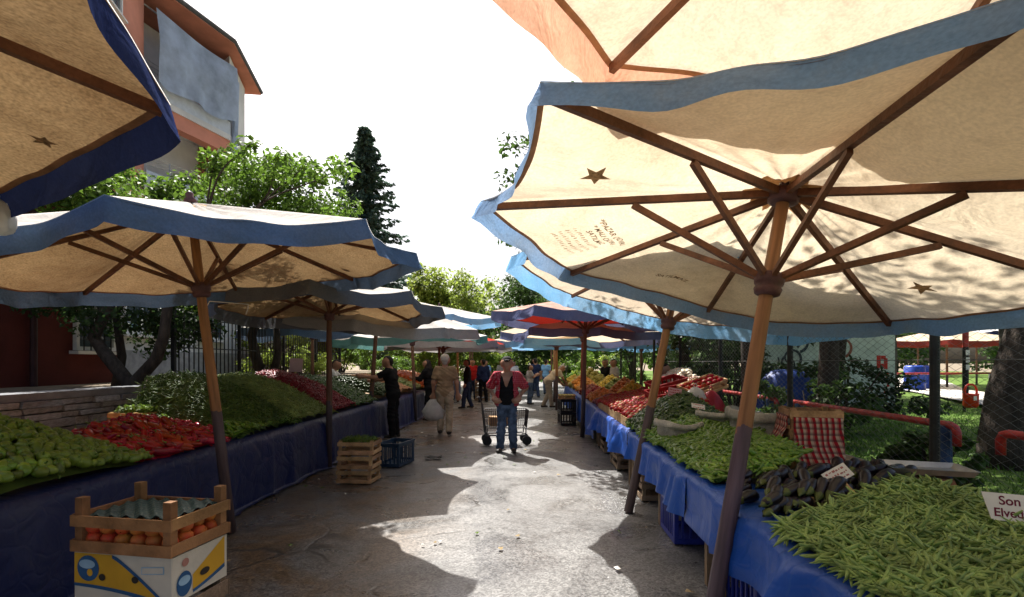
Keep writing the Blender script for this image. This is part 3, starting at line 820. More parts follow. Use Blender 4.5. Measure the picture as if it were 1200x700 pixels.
def window(parent, c, w, h, face, pane_n=2, bars=False):
    """face: outward unit normal (x,y)"""
    n = Vector((face[0], face[1], 0)).normalized(); t = Vector((-n.y, n.x, 0)); c = Vector(c)
    M = Matrix((t, n, Vector((0, 0, 1)))).transposed()
    q = MB()
    fw = .07
    for sx in (-1, 1): q.box(M @ Vector((sx * (w / 2 - fw / 2), .03, 0)), (fw, .08, h), 0, M)
    for sz in (-1, 1): q.box(M @ Vector((0, .03, sz * (h / 2 - fw / 2))), (w - 2 * fw, .076, fw), 0, M)
    for k in range(1, pane_n): q.box(M @ Vector((-w / 2 + w * k / pane_n, .03, 0)), (.05, .07, h - 2 * fw), 0, M)
    q.v = [tuple(Vector(p) + c) for p in q.v]
    o = q.build('window', FRAME_W, parent)
    for k in range(pane_n):
        g = MB(); g.box(c + M @ Vector((-w / 2 + w * (k + .5) / pane_n, .012, 0)), (w / pane_n - .05, .02, h - .1), 0, M); g.build('pane', GLASS, o)
    s = MB(); s.box(c + M @ Vector((0, .07, -h / 2 - .04)), (w + .16, .2, .06), 0, M); s.build('sill', PL_WHT, o)
    if bars:
        g = MB()
        for k in range(6): 
            p = c + M @ Vector((-w / 2 + w * (k + .5) / 6, .14, 0)); g.tube([p - Vector((0, 0, h / 2)), p + Vector((0, 0, h / 2))], .012, 5)
        for zz in (-.35, .1, .4): g.bar(c + M @ Vector((-w / 2, .14, zz * h)), c + M @ Vector((w / 2, .14, zz * h)), .02, .012)
        for k in range(4):
            cc = c + M @ Vector((-w / 2 + w * (k + .5) / 4, .14, -.2 * h)); R = w / 9
            g.tube([cc + M @ Vector((R * math.cos(a), 0, R * math.sin(a))) for a in np.linspace(0, 6.28, 13)], .009, 4, cap=False)
        g.build('grille', IRON, o)
    return o

def red_house():
    h = thing('house', 'dark red plastered house with grilled windows behind the stone wall', 'house', (-10.5, 5.6, 1.2))
    q = MB(); q.box((0, 0, 1.7), (5, 9.6, 3.4)); q.build('wall', PL_RED, h)
    q = MB(); q.box((0, 0, 3.5), (5.6, 10.2, .2)); q.box((0, 0, 3.75), (4.6, 9.2, .3), taper=.3); q.build('roof', TILE, h)
    window(h, (2.5, 1.5, 1.25), 1.2, 1.1, (1, 0), 2, True)
    window(h, (2.5, 4.2, 1.3), .95, 1.35, (1, 0), 2, True)
    window(h, (2.5, -2.0, 1.25), 1.2, 1.1, (1, 0), 2, True)
    q = MB(); q.tube([(2.56, 2.9, -.0), (2.56, 2.9, 3.4)], .05, 8); q.build('downpipe', mat('dark_pipe', (.05, .02, .02), .6), h)
red_house()
def white_house():
    h = thing('house', 'low white house with window behind the black iron railing', 'house', (-11.8, 15.6, 1.2))
    q = MB(); q.box((0, 0, 1.6), (5, 9.4, 3.2)); q.build('wall', PL_WHT, h)
    q = MB(); q.box((0, 0, .35), (5.06, 9.46, .7)); q.build('plinth', mat('grey_plinth', (.36, .36, .36), .9), h)
    q = MB(); q.box((0, 0, 3.3), (5.6, 10, .2)); q.box((0, 0, 3.55), (4.6, 9, .3), taper=.3); q.build('roof', TILE, h)
    for y in (-2.8, .2, 3.2): window(h, (2.5, y, 1.7), 1.2, 1.2, (1, 0), 2)
white_house()

def iron_railing():
    f = thing('iron_railing', 'black iron railing with upright bars above the stone wall', 'railing', (-5.75, 8.7, 1.2))
    bm_ = MB(); bm_.box((0, 0, .62), (.016, .016, 1.3)); me = bm_.mesh('bar', IRON)
    for k in range(60):
        if k % 15 == 0: continue
        link('bar', me, f, (0, .14 * k, 0))
    for k in (0, 15, 30, 45, 60):
        q = MB(); q.box((0, .14 * k, .7), (.06, .06, 1.5)); q.build('post', IRON, f)
    for z in (.1, .66, 1.2):
        q = MB(); q.bar((0, 0, z), (0, 8.4, z), .03, .02); q.build('rail', IRON, f)
iron_railing()

def apartment():
    b0 = thing('apartment_building', 'salmon apartment block with grey tarpaulin hung on its top balcony', 'building', (-11.65, 16.2, .0))
    # plan in local coordinates (origin at the inner corner of the balcony bay)
    A0 = Vector((3.0, -11.0)); P0 = Vector((0, 0)); P1 = Vector((.9, 3.2)); P2 = Vector((.22, 5.7)); P3 = Vector((-9, 4.6)); A3 = Vector((-8, -12.5))
    ZE = 13.4
    def prism(q, poly, z0, z1, m=0):
        n = len(poly); vs = [(p.x, p.y, z0) for p in poly] + [(p.x, p.y, z1) for p in poly]
        fs = [tuple(range(n - 1, -1, -1)), tuple(range(n, 2 * n))] + [(i, (i + 1) % n, n + (i + 1) % n, n + i) for i in range(n)]
        q.add(vs, fs, m)
    q = MB(); prism(q, [A3, A0, P0, P0 + Vector((-1.5, .6)), P1 + Vector((-1.6, .5)), P2 + Vector((-.5, .3)), P3], -.05, ZE); q.build('wall', PL_SAL, b0)
    # white rear wall of the recessed balcony and bay end wall
    q = MB(); prism(q, [P0 + Vector((-1.46, .45)), P0 + Vector((-1.3, .5)), P1 + Vector((-1.45, .5)), P1 + Vector((-1.62, .55))], .2, ZE - .05); q.build('balcony_wall', PL_WHT, b0)
    q = MB(); prism(q, [P1 + Vector((-.55, .55)), P1 + Vector((-.02, .12)), P2, P2 + Vector((-.55, .1))], -.05, ZE - .1); q.build('bay_wall', PL_WHT, b0)
    fd = (P0 - A0).normalized(); fn_ = Vector((fd.y, -fd.x))
    for fl in range(5):
        z = 1.6 + fl * 2.9
        for s in (2.2, 5.2, 8.2):
            c = P0 - fd * s
            window(b0, (c.x + fn_.x * .0, c.y + fn_.y * .0, min(z, 12.2)), 1.25, 1.5, (fn_.x, fn_.y), 2)
    # balcony slabs with white parapets
    for z in (4.2, 7.2, 10.2):
        q = MB(); prism(q, [P0 + Vector((-1.4, .5)), P0 + Vector((.05, -.05)), P1 + Vector((.1, -.05)), P1 + Vector((.0, .5)), P1 + Vector((-1.5, .6))], z - .2, z); sl = q.build('balcony_slab', PL_WHT, b0)
        q = MB(); d = (P1 - P0); L = d.length
        q.bar((P0.x + .06, P0.y, z + .25), (P1.x + .06, P1.y, z + .25), .06, .5); q.build('parapet', mat('pale_blue_parapet', (.55, .6, .66), .7, .1), sl)
        q = MB()
        for zz in (.72, .86, 1.0): q.tube([(P0.x + .06, P0.y, z + zz), (P1.x + .06, P1.y, z + zz)], .015, 5)
        for k in range(5):
            p = P0.lerp(P1, k / 4); q.tube([(p.x + .06, p.y, z + .5), (p.x + .06, p.y, z + 1.0)], .015, 5)
        q.build('handrail', STEEL, sl)
    q = MB(); q.tube([(P0.x, P0.y, 12.95), (P1.x + .05, P1.y, 12.75)], .03, 6); q.build('tarpaulin_pole', STEEL, b0)
    # salmon band below the top slab
    q = MB(); prism(q, [P0 + Vector((-.3, .2)), P0 + Vector((.02, 0)), P1 + Vector((.05, 0)), P1 + Vector((-.3, .3))], 9.5, 10.0); q.build('slab_beam', PL_SAL, b0)
    # roof with deep eaves
    o = .45
    ev = [A3 + Vector((-o, -o)), A0 + Vector((o, -o)), P0 + Vector((o * .9, -.35)), P1 + Vector((o, -.4)), P2 + Vector((o * .8, .7)), P3 + Vector((-o, o))]
    q = MB(); prism(q, ev, ZE, ZE + .2); r = q.build('roof', mat('salmon_eave', (.46, .18, .12), .85, .15, 1.5), b0)
    n = len(ev); apexl = [(-3.2, -6.5, ZE + 2.4), (-4, 2.0, ZE + 2.4)]
    q = MB(); vs = [(p.x * 1.01, p.y * 1.01, ZE + .203) for p in ev] + apexl
    q.add(vs, [(0, 1, n), (1, 2, n + 1, n), (2, 3, n + 1), (3, 4, n + 1), (4, 5, n + 1), (5, 0, n, n + 1)]); q.build('roof_tiles', TILE, r)
    q = MB(); P = [(p.x, p.y, ZE + .12) for p in ev]; 
    for i in range(1, 4): q.tube([P[i], P[i + 1]], .09, 8)
    q.build('gutter', mat('dark_gutter', (.07, .07, .075), .5), r)
    # the hanging tarpaulin
    tp = MB(); rows = []; nzt = vnoise(4, 1.5)
    for i in range(15):
        u = i / 14; row = []
        for j in range(29):
            v = j / 28
            p = P0.lerp(P1, .04 + .96 * v)
            w = .09 * math.sin(v * 26 + u * 2) * u * (.4 + .6 * abs(nzt(v * 4, 1))) + .06 * nzt(v * 3, u * 3)
            top = 12.93 - .2 * v - .1 * math.sin(v * math.pi)
            row.append((p.x + .3 + w + .25 * u * (1 - u), p.y, top - u * (2.35 - .25 * v + .08 * math.sin(v * 11))))
        rows.append(row)
    tp.grid(rows); tp.build('tarpaulin', mat('grey_blue_tarpaulin', (.42, .5, .62), .6, .3, 1.2, .5, 6, transl=.25), b0, smooth=True)
    tp = MB(); rows = []
    for i in range(12):
        u = i / 11; row = []
        for j in range(9):
            v = j / 8; p = P1.lerp(P2, .02 + .3 * v)
            row.append((p.x + .16 + .08 * math.sin(v * 9 + u * 3), p.y, 12.6 - u * (3.2 - .3 * v) + .05 * math.sin(v * 7)))
        rows.append(row)
    tp.grid(rows); tp.build('tarpaulin', MAT['grey_blue_tarpaulin'], b0, smooth=True)
apartment()

# ------------------------------------------------------------------ stalls: tables and tarpaulins
def tarp_mat(name, col, dust, rough, spec):
    """creased plastic sheet with folded-in creases and dusty smears"""
    m = bpy.data.materials.new(name); m.use_nodes = True
    nt = m.node_tree; L = nt.links; b = nt.nodes['Principled BSDF']; b.inputs['Specular IOR Level'].default_value = spec
    tc = N(nt, 'ShaderNodeTexCoord'); O = tc.outputs['Object']
    nw = N(nt, 'ShaderNodeTexNoise', Scale=1.4, Detail=3.); L.new(O, nw.inputs['Vector'])
    va = N(nt, 'ShaderNodeVectorMath', operation='MULTIPLY_ADD'); va.inputs[1].default_value = (.6, .6, .6); L.new(nw.outputs['Color'], va.inputs[0]); L.new(O, va.inputs[2])
    vo = N(nt, 'ShaderNodeTexVoronoi', feature='DISTANCE_TO_EDGE', Scale=2.6); L.new(va.outputs[0], vo.inputs['Vector'])
    v2 = N(nt, 'ShaderNodeTexVoronoi', feature='DISTANCE_TO_EDGE', Scale=7.5); L.new(va.outputs[0], v2.inputs['Vector'])
    mr = N(nt, 'ShaderNodeMapRange', interpolation_type='SMOOTHSTEP'); mr.inputs[2].default_value = .16; L.new(vo.outputs['Distance'], mr.inputs[0])
    m2 = N(nt, 'ShaderNodeMapRange', interpolation_type='SMOOTHSTEP'); m2.inputs[2].default_value = .12; L.new(v2.outputs['Distance'], m2.inputs[0])
    ad = N(nt, 'ShaderNodeMath', operation='MULTIPLY_ADD'); ad.inputs[1].default_value = .35; L.new(m2.outputs[0], ad.inputs[0]); L.new(mr.outputs[0], ad.inputs[2])
    n3 = N(nt, 'ShaderNodeTexNoise', Scale=5., Detail=6., Roughness=.65); L.new(O, n3.inputs['Vector'])
    a2 = N(nt, 'ShaderNodeMath', operation='MULTIPLY_ADD'); a2.inputs[1].default_value = 1.2; L.new(n3.outputs['Fac'], a2.inputs[0]); L.new(ad.outputs[0], a2.inputs[2])
    bp = N(nt, 'ShaderNodeBump'); bp.inputs['Strength'].default_value = .22; bp.inputs['Distance'].default_value = .03; L.new(a2.outputs[0], bp.inputs['Height']); L.new(bp.outputs[0], b.inputs['Normal'])
    n4 = N(nt, 'ShaderNodeTexNoise', Scale=2.3, Detail=8., Roughness=.7); L.new(O, n4.inputs['Vector'])
    d1 = N(nt, 'ShaderNodeMapRange'); d1.inputs[1].default_value = .5; d1.inputs[2].default_value = .8; d1.inputs[4].default_value = .7; L.new(n4.outputs['Fac'], d1.inputs[0])
    cr = N(nt, 'ShaderNodeMapRange'); cr.inputs[1].default_value = .0; cr.inputs[2].default_value = .02; cr.inputs[3].default_value = .3; cr.inputs[4].default_value = 0; L.new(vo.outputs['Distance'], cr.inputs[0])
    mxm = N(nt, 'ShaderNodeMath', operation='MAXIMUM'); L.new(d1.outputs[0], mxm.inputs[0]); L.new(cr.outputs[0], mxm.inputs[1])
    mx = N(nt, 'ShaderNodeMix', data_type='RGBA'); mx.inputs[6].default_value = (*col, 1); mx.inputs[7].default_value = (*dust, 1); L.new(mxm.outputs[0], mx.inputs[0]); L.new(mx.outputs[2], b.inputs['Base Color'])
    r1 = N(nt, 'ShaderNodeMapRange'); r1.inputs[3].default_value = rough; r1.inputs[4].default_value = rough + .3; L.new(n4.outputs['Fac'], r1.inputs[0]); L.new(r1.outputs[0], b.inputs['Roughness'])
    MAT[name] = m
    return m
TARP_NAVY = tarp_mat('navy_tarpaulin', (.010, .018, .08), (.045, .05, .085), .28, .4)
TARP_BLUE = tarp_mat('bright_blue_tarpaulin', (.01, .07, .36), (.05, .12, .33), .34, .35)
PLY = mat('weathered_board', (.26, .18, .11), .85, .35, 4, .3, 30)
ex_r = lambda y: 1.195 + .042 * y          # front edge of the right stalls
ex_l = lambda y: -3.16 + .03 * y           # front edge of the left stalls
TZ = .75

def table(label, y0, y1, side, depth=1.6):
    ex = ex_r if side > 0 else ex_l
    t = thing('stall_table', label, 'table', (ex(y0), y0, 0))
    sl = .042 if side > 0 else .03
    t.rotation_euler.z = -math.atan(sl)
    L = (y1 - y0)
    n = 5; w = depth / n
    for k in range(n):
        q = MB(); q.box((side * (w * (k + .5) + .015), L / 2, TZ - .0225 - .012), (w - .008, L - .03, .022)); q.build('plank', PLY, t)
    for ly in (.08, L / 2, L - .08):
        q = MB(); q.box((side * depth / 2, ly, TZ - .07), (depth - .06, .05, .05)); q.build('cross_beam', PLY, t)
        for dx in (.07, depth - .07):
            q = MB(); q.box((side * dx, ly, (TZ - .097) / 2 + .001), (.055, .055, TZ - .097)); q.build('leg', PLY, t)
    return t

def drape(label, y0, y1, side, drop, m, seed, over=.35, gather=1.0, jag=0.0, name='tarpaulin'):
    """tarpaulin lying on the table edge and hanging down its front"""
    ex = ex_r if side > 0 else ex_l
    rr = random.Random(seed); nz_ = vnoise(seed, 1.3); nz3 = vnoise(seed + 9, 4.0)
    L = y1 - y0; ny = max(30, int(L / .045))
    folds = [(rr.uniform(0, L), rr.uniform(.04, .13), rr.uniform(.015, .055) * gather) for _ in range(int(L * 4))]
    rows = []
    for i in range(ny + 1):
        y = y0 + L * i / ny; v = y - y0; row = []
        x0 = ex(y)
        f = sum(a * math.exp(-((v - c) / w) ** 2) for c, w, a in folds)
        dr = drop(y) if callable(drop) else drop
        dr += jag * nz_(y * 2, 3)
        for j in range(4):
            u = 1 - j / 4; row.append((x0 + side * over * u, y, TZ + .002 + .006 * abs(nz3(y, u)) * (1 if u > .1 else 0)))
        row.append((x0 - side * .012, y, TZ - .004))
        for j in range(1, 11):
            u = j / 10; z = TZ - dr * u
            out = .02 + f * (u ** .7) + .012 * nz_(y * 1.2, u * 2) * u + .012 * nz3(y * 1.1, u * 1.5) * u
            row.append((x0 - side * max(.014, out + .016), y, max(.006 + .004 * abs(nz3(y, 5)), z)))
        if dr > TZ - .02:
            o = row[-1]; row.append((o[0] - side * (.06 + .05 * abs(nz_(y * 2, 1))), y, .006 + .008 * abs(nz3(y, 2))))
        rows.append(row)
    q = MB(); q.grid(rows)
    return tag(q.build(name, m, smooth=True), label, 'tarpaulin')

table('plank stall table with the green bell peppers, under navy tarpaulin', 2.0, 4.55, -1, 1.75)
table('plank stall table with the red peppers and green heaps', 4.6, 8.1, -1, 1.75)
table('plank stall table under the chilli heaps on the left', 8.15, 11.2, -1, 1.6)
table('plank stall table beyond the dark clothed shopper on the left', 11.3, 15.6, -1, 1.5)
table('plank stall table far along the left row', 15.8, 24, -1, 1.4)
drape('navy tarpaulin hanging from the bell pepper table down to the ground', 1.9, 4.62, -1, .8, TARP_NAVY, 3)
drape('navy tarpaulin hanging below the red peppers and green heaps', 4.55, 8.12, -1, .8, TARP_NAVY, 4)
drape('navy tarpaulin hanging below the chilli heaps behind the blue crate', 8.1, 11.25, -1, .8, TARP_NAVY, 5)
drape('navy tarpaulin with pale creases beyond the dark clothed shopper', 11.25, 15.6, -1, .78, TARP_NAVY, 6)
drape('navy tarpaulin far along the left row', 15.8, 24, -1, .7, TARP_NAVY, 7)

table('plank stall table carrying the green beans and aubergines', .9, 3.55, 1, 1.75)
table('plank stall table carrying the long green peppers', 3.6, 6.5, 1, 1.75)
table('plank stall table carrying the tomatoes', 6.55, 9.9, 1, 1.65)
table('plank stall table carrying the mixed fruit', 10.0, 14.8, 1, 1.6)
table('plank stall table carrying the yellow fruit at the row end', 14.9, 18.8, 1, 1.6)
drape('bright blue tarpaulin edge hanging below the beans and aubergines', .85, 3.9, 1, .33, TARP_BLUE, 11, jag=.04, gather=1.7)
drape('bright blue tarpaulin edge hanging below the long green peppers', 3.88, 6.3, 1, .3, TARP_BLUE, 12, jag=.05, gather=1.7)
drape('bright blue tarpaulin hanging below the tomato trays', 6.35, 9.9, 1, .34, TARP_BLUE, 13, jag=.05, gather=1.7)
drape('blue tarpaulin hanging long below the mixed fruit', 9.95, 14.8, 1, .62, TARP_BLUE, 14, jag=.05)
drape('blue tarpaulin hanging below the yellow fruit at the row end', 14.9, 18.8, 1, .68, TARP_BLUE, 15, jag=.05)

# ------------------------------------------------------------------ produce
def revolve(prof, n, lobes=0, lobe_a=0, bend=0, seed=0, flat=1.0):
    """prof: (t along axis, radius), axis = local X; returns numpy verts and quad faces"""
    r = random.Random(seed); V = []
    ph = r.uniform(0, 6.28)
    T = [p[0] for p in prof]; mid = (T[0] + T[-1]) / 2; half = (T[-1] - T[0]) / 2
    wob = [r.uniform(-.04, .04) for _ in prof]
    for i, (t, rad) in enumerate(prof):
        for k in range(n):
            a = 2 * math.pi * k / n
            q = rad * (1 + lobe_a * math.cos(lobes * a + ph)) * (1 + wob[i])
            u = (t - mid) / half
            V.append((t, q * math.cos(a) + bend * (u * u - .4), q * math.sin(a) * flat))
    F_ = []
    m = len(prof)
    for i in range(m - 1):
        for k in range(n):
            k2 = (k + 1) % n
            F_.append((i * n + k, i * n + k2, (i + 1) * n + k2, (i + 1) * n + k))
    return np.array(V), np.array(F_)

def merge(*parts):
    """parts: (V, F, material index)"""
    Vs, Fs, Ms = [], [], []; o = 0
    for V, Fq, m in parts:
        Vs.append(V); Fs.append(Fq + o); Ms.append(np.full(len(Fq), m)); o += len(V)
    return np.concatenate(Vs), np.concatenate(Fs), np.concatenate(Ms)

def bell(seed):
    r = random.Random(seed); L = r.uniform(.082, .102); R = r.uniform(.029, .036)
    pr = [(-L / 2, .004), (-L / 2 - .002, R * .4), (-L * .44, R * .8), (-L * .25, R), (0, R * .97), (L * .25, R * .82), (L * .42, R * .55), (L / 2, R * .12)]
    st = [(-L / 2 - .028, .004), (-L / 2 - .015, .005), (-L / 2 + .004, .008)]
    return merge((*revolve(pr, 12, 3, .1, r.uniform(-.006, .006), seed), 0), (*revolve(st, 6, 0, 0, .004, seed), 1))
def kapia(seed):
    r = random.Random(seed); L = r.uniform(.19, .25); R = r.uniform(.029, .036)
    pr = [(-L / 2, .004), (-L / 2 + .003, R * .6), (-L * .4, R * .95), (-L * .2, R), (0, R * .9), (L * .2, R * .7), (L * .38, R * .42), (L / 2, R * .08)]
    st = [(-L / 2 - .035, .004), (-L / 2 - .015, .004), (-L / 2 + .005, .009)]
    return merge((*revolve(pr, 10, 3, .09, r.uniform(-.015, .015), seed, .85), 0), (*revolve(st, 6, 0, 0, .006, seed), 1))
def long_pepper(seed):
    r = random.Random(seed); L = r.uniform(.1, .14); R = r.uniform(.0135, .0175)
    pr = [(-L / 2, .003), (-L / 2 + .003, R * .7), (-L * .35, R), (-L * .1, R * .95), (L * .15, R * .75), (L * .35, R * .5), (L / 2, R * .1)]
    st = [(-L / 2 - .022, .0025), (-L / 2 - .01, .0025), (-L / 2 + .003, .005)]
    return merge((*revolve(pr, 7, 2, .1, r.uniform(-.02, .02), seed), 0), (*revolve(st, 5, 0, 0, .003, seed), 1))
def bean(seed):
    r = random.Random(seed); L = r.uniform(.12, .2); R = r.uniform(.0056, .0082)
    pr = [(-L / 2 - .008, .0015), (-L / 2, .003), (-L * .44, R * .8), (-L * .25, R * 1.05), (0, R), (L * .25, R * 1.05), (L * .42, R * .8), (L / 2, .002)]
    V, Fq = revolve(pr, 6, 0, 0, r.uniform(-.022, .022), seed, .7)
    return V, Fq, np.zeros(len(Fq), int)
def tomato(seed):
    r = random.Random(seed); R = r.uniform(.042, .05)
    pr = [(-R * .74, .003), (-R * .8, R * .35), (-R * .55, R * .82), (-R * .1, R), (R * .3, R * .93), (R * .66, R * .62), (R * .82, R * .22), (R * .83, .002)]
    V, Fq = revolve(pr, 12, 5, .035, 0, seed)
    V = V[:, [1, 2, 0]]      # axis up
    cal = []; cf = []
    for k in range(5):
        a = k * 1.257; o = len(cal)
        cal += [(0, 0, R * .78), (.010 * math.cos(a - .35), .010 * math.sin(a - .35), R * .86), (R * .6 * math.cos(a), R * .6 * math.sin(a), R * .8), (.010 * math.cos(a + .35), .010 * math.sin(a + .35), R * .86)]
        cf.append((o, o + 1, o + 2, o + 3))
    return merge((V, Fq, 0), (np.array(cal), np.array(cf), 1))
def round_fruit(seed, R=.036):
    r = random.Random(seed); R = R * r.uniform(.9, 1.1)
    pr = [(-R * .9, .003), (-R * .93, R * .2), (-R * .7, R * .72), (-R * .2, R), (R * .3, R * .96), (R * .7, R * .68), (R * .92, R * .18), (R * .88, .002)]
    V, Fq = revolve(pr, 10, 2, .02, 0, seed); V = V[:, [1, 2, 0]]
    return V, Fq, np.zeros(len(Fq), int)
def chilli(seed):
    r = random.Random(seed); L = r.uniform(.07, .1); R = .008
    pr = [(-L / 2, .002), (-L * .4, R), (0, R * .85), (L * .3, R * .5), (L / 2, .001)]
    V, Fq = revolve(pr, 6, 0, 0, r.uniform(-.02, .02), seed)
    return V, Fq, np.zeros(len(Fq), int)
def leafy(seed):
    """a loose herb sprig"""
    nr = np.random.default_rng(seed); n = 26
    V, Fq = leaf_cloud([(0, 0, 0), (.05, 0, .01), (-.05, 0, 0)], [.035, .03, .03], n, .035, nr)
    return V, Fq, np.zeros(len(Fq), int)

def variants(fn, mats, name, n=5, s0=0):
    out = []
    for k in range(n):
        V, Fq, M_ = fn(s0 + k)
        out.append((raw_mesh(name, V, Fq, mats, M_, True), V, Fq, M_))
    return out

def heap(name, label, cat, group, prot, mats, area, height, spacing, cap=300, layers=1, yaw=None, tiltj=.25, sink=.0, seed=0, stuff_label=None, jit=.5, core_mat=None, scale=(.85, 1.15), flatness=1.0, core_sink=.02, keep=None):
    """pieces on the skin of a mound; area = (x0, x1, y0, y1); height(x, y) -> z or None outside the mound"""
    r = random.Random(seed)
    x0, x1, y0, y1 = area
    items = []
    for lay in range(layers):
        y = y0 + (lay * spacing * .5); row = 0
        while y < y1:
            x = x0 + (row % 2) * spacing * .5 + lay * spacing * .3
            while x < x1:
                px = x + r.uniform(-jit, jit) * spacing; py = y + r.uniform(-jit, jit) * spacing
                h = height(px, py)
                if h is not None:
                    e = .02
                    hx = height(px + e, py); hy = height(px, py + e)
                    hx = h if hx is None else hx; hy = h if hy is None else hy
                    n = Vector(((h - hx) / e, (h - hy) / e, 1)).normalized()
                    yw = r.uniform(0, 6.283) if yaw is None else yaw[0] + r.gauss(0, yaw[1])
                    t = Vector((math.cos(yw), math.sin(yw), 0)); t = (t - n * t.dot(n)).normalized()
                    n2 = (n + Vector((r.gauss(0, tiltj), r.gauss(0, tiltj), 0)) ).normalized(); t = (t - n2 * t.dot(n2)).normalized()
                    t = (t + n2 * r.gauss(0, tiltj * .8)).normalized(); b_ = n2.cross(t).normalized(); n3 = t.cross(b_)
                    a = r.uniform(0, 6.283) if flatness > .5 else 0
                    b2 = b_ * math.cos(a) + n3 * math.sin(a); n4 = -b_ * math.sin(a) + n3 * math.cos(a)
                    Mx = Matrix((t, b2, n4)).transposed()
                    s = r.uniform(*scale)
                    items.append((px * px + py * py, Vector((px, py, h + sink + lay * spacing * .12 + r.uniform(-.004, .006))), Mx, s, r.randrange(len(prot))))
                x += spacing
            y += spacing * .866; row += 1
    items.sort(key=lambda q: q[0])
    front = items[:cap]; rest = items[cap:]
    for _, p, Mx, s, k in front:
        o = bpy.data.objects.new(name, prot[k][0]); COL.objects.link(o)
        o.matrix_world = Matrix.Translation(p) @ Mx.to_4x4() @ Matrix.Scale(s, 4)
        tag(o, label, cat, group)
    Vs, Fs, Ms = [], [], []; off = 0
    for _, p, Mx, s, k in rest:
        A = np.array(Mx) * s; _, V, Fq, M_ = prot[k]
        Vs.append(V @ A.T + np.array(p)); Fs.append(Fq + off); Ms.append(M_); off += len(V)
    # the body of the heap below the outer pieces
    gx = np.linspace(x0, x1, 34); gy = np.linspace(y0, y1, 34)
    nz_ = vnoise(seed + 3, 9)
    idx = {}; cv = []; cf = []
    for i, yy in enumerate(gy):
        for j, xx in enumerate(gx):
            h = height(xx, yy)
            idx[i, j] = len(cv); cv.append((xx, yy, (h - core_sink + .006 * nz_(xx, yy)) if h is not None else TZ + .006))
    for i in range(33):
        for j in range(33):
            if all(height(gx[j + b_], gy[i + a]) is not None for a in (0, 1) for b_ in (0, 1)):
                cf.append((idx[i, j], idx[i, j + 1], idx[i + 1, j + 1], idx[i + 1, j]))
    if cf:
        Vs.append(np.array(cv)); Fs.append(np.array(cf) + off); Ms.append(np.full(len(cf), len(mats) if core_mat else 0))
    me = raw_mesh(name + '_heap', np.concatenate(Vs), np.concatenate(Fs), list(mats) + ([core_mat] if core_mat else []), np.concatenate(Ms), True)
    o = link(name + '_heap', me)
    tag(o, stuff_label or ('packed heap under the ' + label)[:80], cat, None, 'stuff')
    return o

def mound(cx, cy, rx, ry, h, z0=TZ + .012, p=1.0, lim=None, seed=0, rough=.02, edge=.0):
    nz_ = vnoise(seed, 2.5)
    def f(x, y):
        q = ((x - cx) / rx) ** 2 + ((y - cy) / ry) ** 2
        if q > 1 or (lim and not lim(x, y)): return None
        return z0 + edge + h * (1 - q ** (.5 * 1.0)) ** p * 1.0 + rough * nz_(x, y) * (1 - q)
    return f
def slope(x0, z_a, x1, z_b, y0, y1, lim=None, seed=0, rough=.025, round_=.25):
    """a bank rising from x0 to x1, rounded at its ends along y"""
    nz_ = vnoise(seed, 2.2)
    lo, hi = min(x0, x1), max(x0, x1)
    def f(x, y):
        if not (lo <= x <= hi and y0 <= y <= y1) or (lim and not lim(x, y)): return None
        u = (x - x0) / (x1 - x0); e = min(1, (y - y0) / round_, (y1 - y) / round_)
        e = math.sin(max(0, e) * math.pi / 2)
        return TZ + .012 + ((z_a - TZ) + (z_b - z_a) * math.sin(u * math.pi / 2)) * (.35 + .65 * e) + rough * nz_(x, y)
    return f

BELLM = mat('pale_green_pepper_skin', (.17, .27, .03), .28, .35, 14, spec=.5, rand=.5)
KAPM = mat('red_pepper_skin', (.38, .012, .008), .25, .3, 14, spec=.5, rand=.35)
LPM = mat('fresh_green_pepper_skin', (.13, .25, .02), .3, .3, 9, spec=.5, rand=.35)
LPD = mat('deep_green_pepper_skin', (.045, .1, .012), .32, .3, 9, spec=.5, rand=.3)
BEANM = mat('green_bean_skin', (.22, .29, .085), .55, .45, 7, spec=.25, rand=.45, fine=.2)
BEAND = mat('dark_bean_skin', (.085, .165, .025), .5, .3, 7, spec=.35, rand=.3)
BEANL = mat('pale_bean_skin', (.22, .3, .08), .5, .3, 7, spec=.35, rand=.3)
TOMM = mat('tomato_skin', (.3, .009, .005), .5, .2, 9, spec=.2, rand=.25)
CHILM = mat('chilli_skin', (.4, .03, .015), .3, .3, 9, spec=.5, rand=.3)

PV = {'bell': variants(bell, [BELLM, STEM], 'bell_pepper'), 'kapia': variants(kapia, [KAPM, STEM], 'red_pepper'),
      'lp': variants(long_pepper, [LPM, STEM], 'long_green_pepper'), 'lpd': variants(long_pepper, [LPD, STEM], 'dark_green_pepper', 5, 40),
      'bean': variants(bean, [BEANM], 'green_bean', 6), 'beand': variants(bean, [BEAND], 'dark_bean', 5, 20), 'beanl': variants(bean, [BEANL], 'pale_bean', 5, 50),
      'tom': variants(tomato, [TOMM, STEM], 'tomato'), 'chil': variants(chilli, [CHILM], 'chilli')}

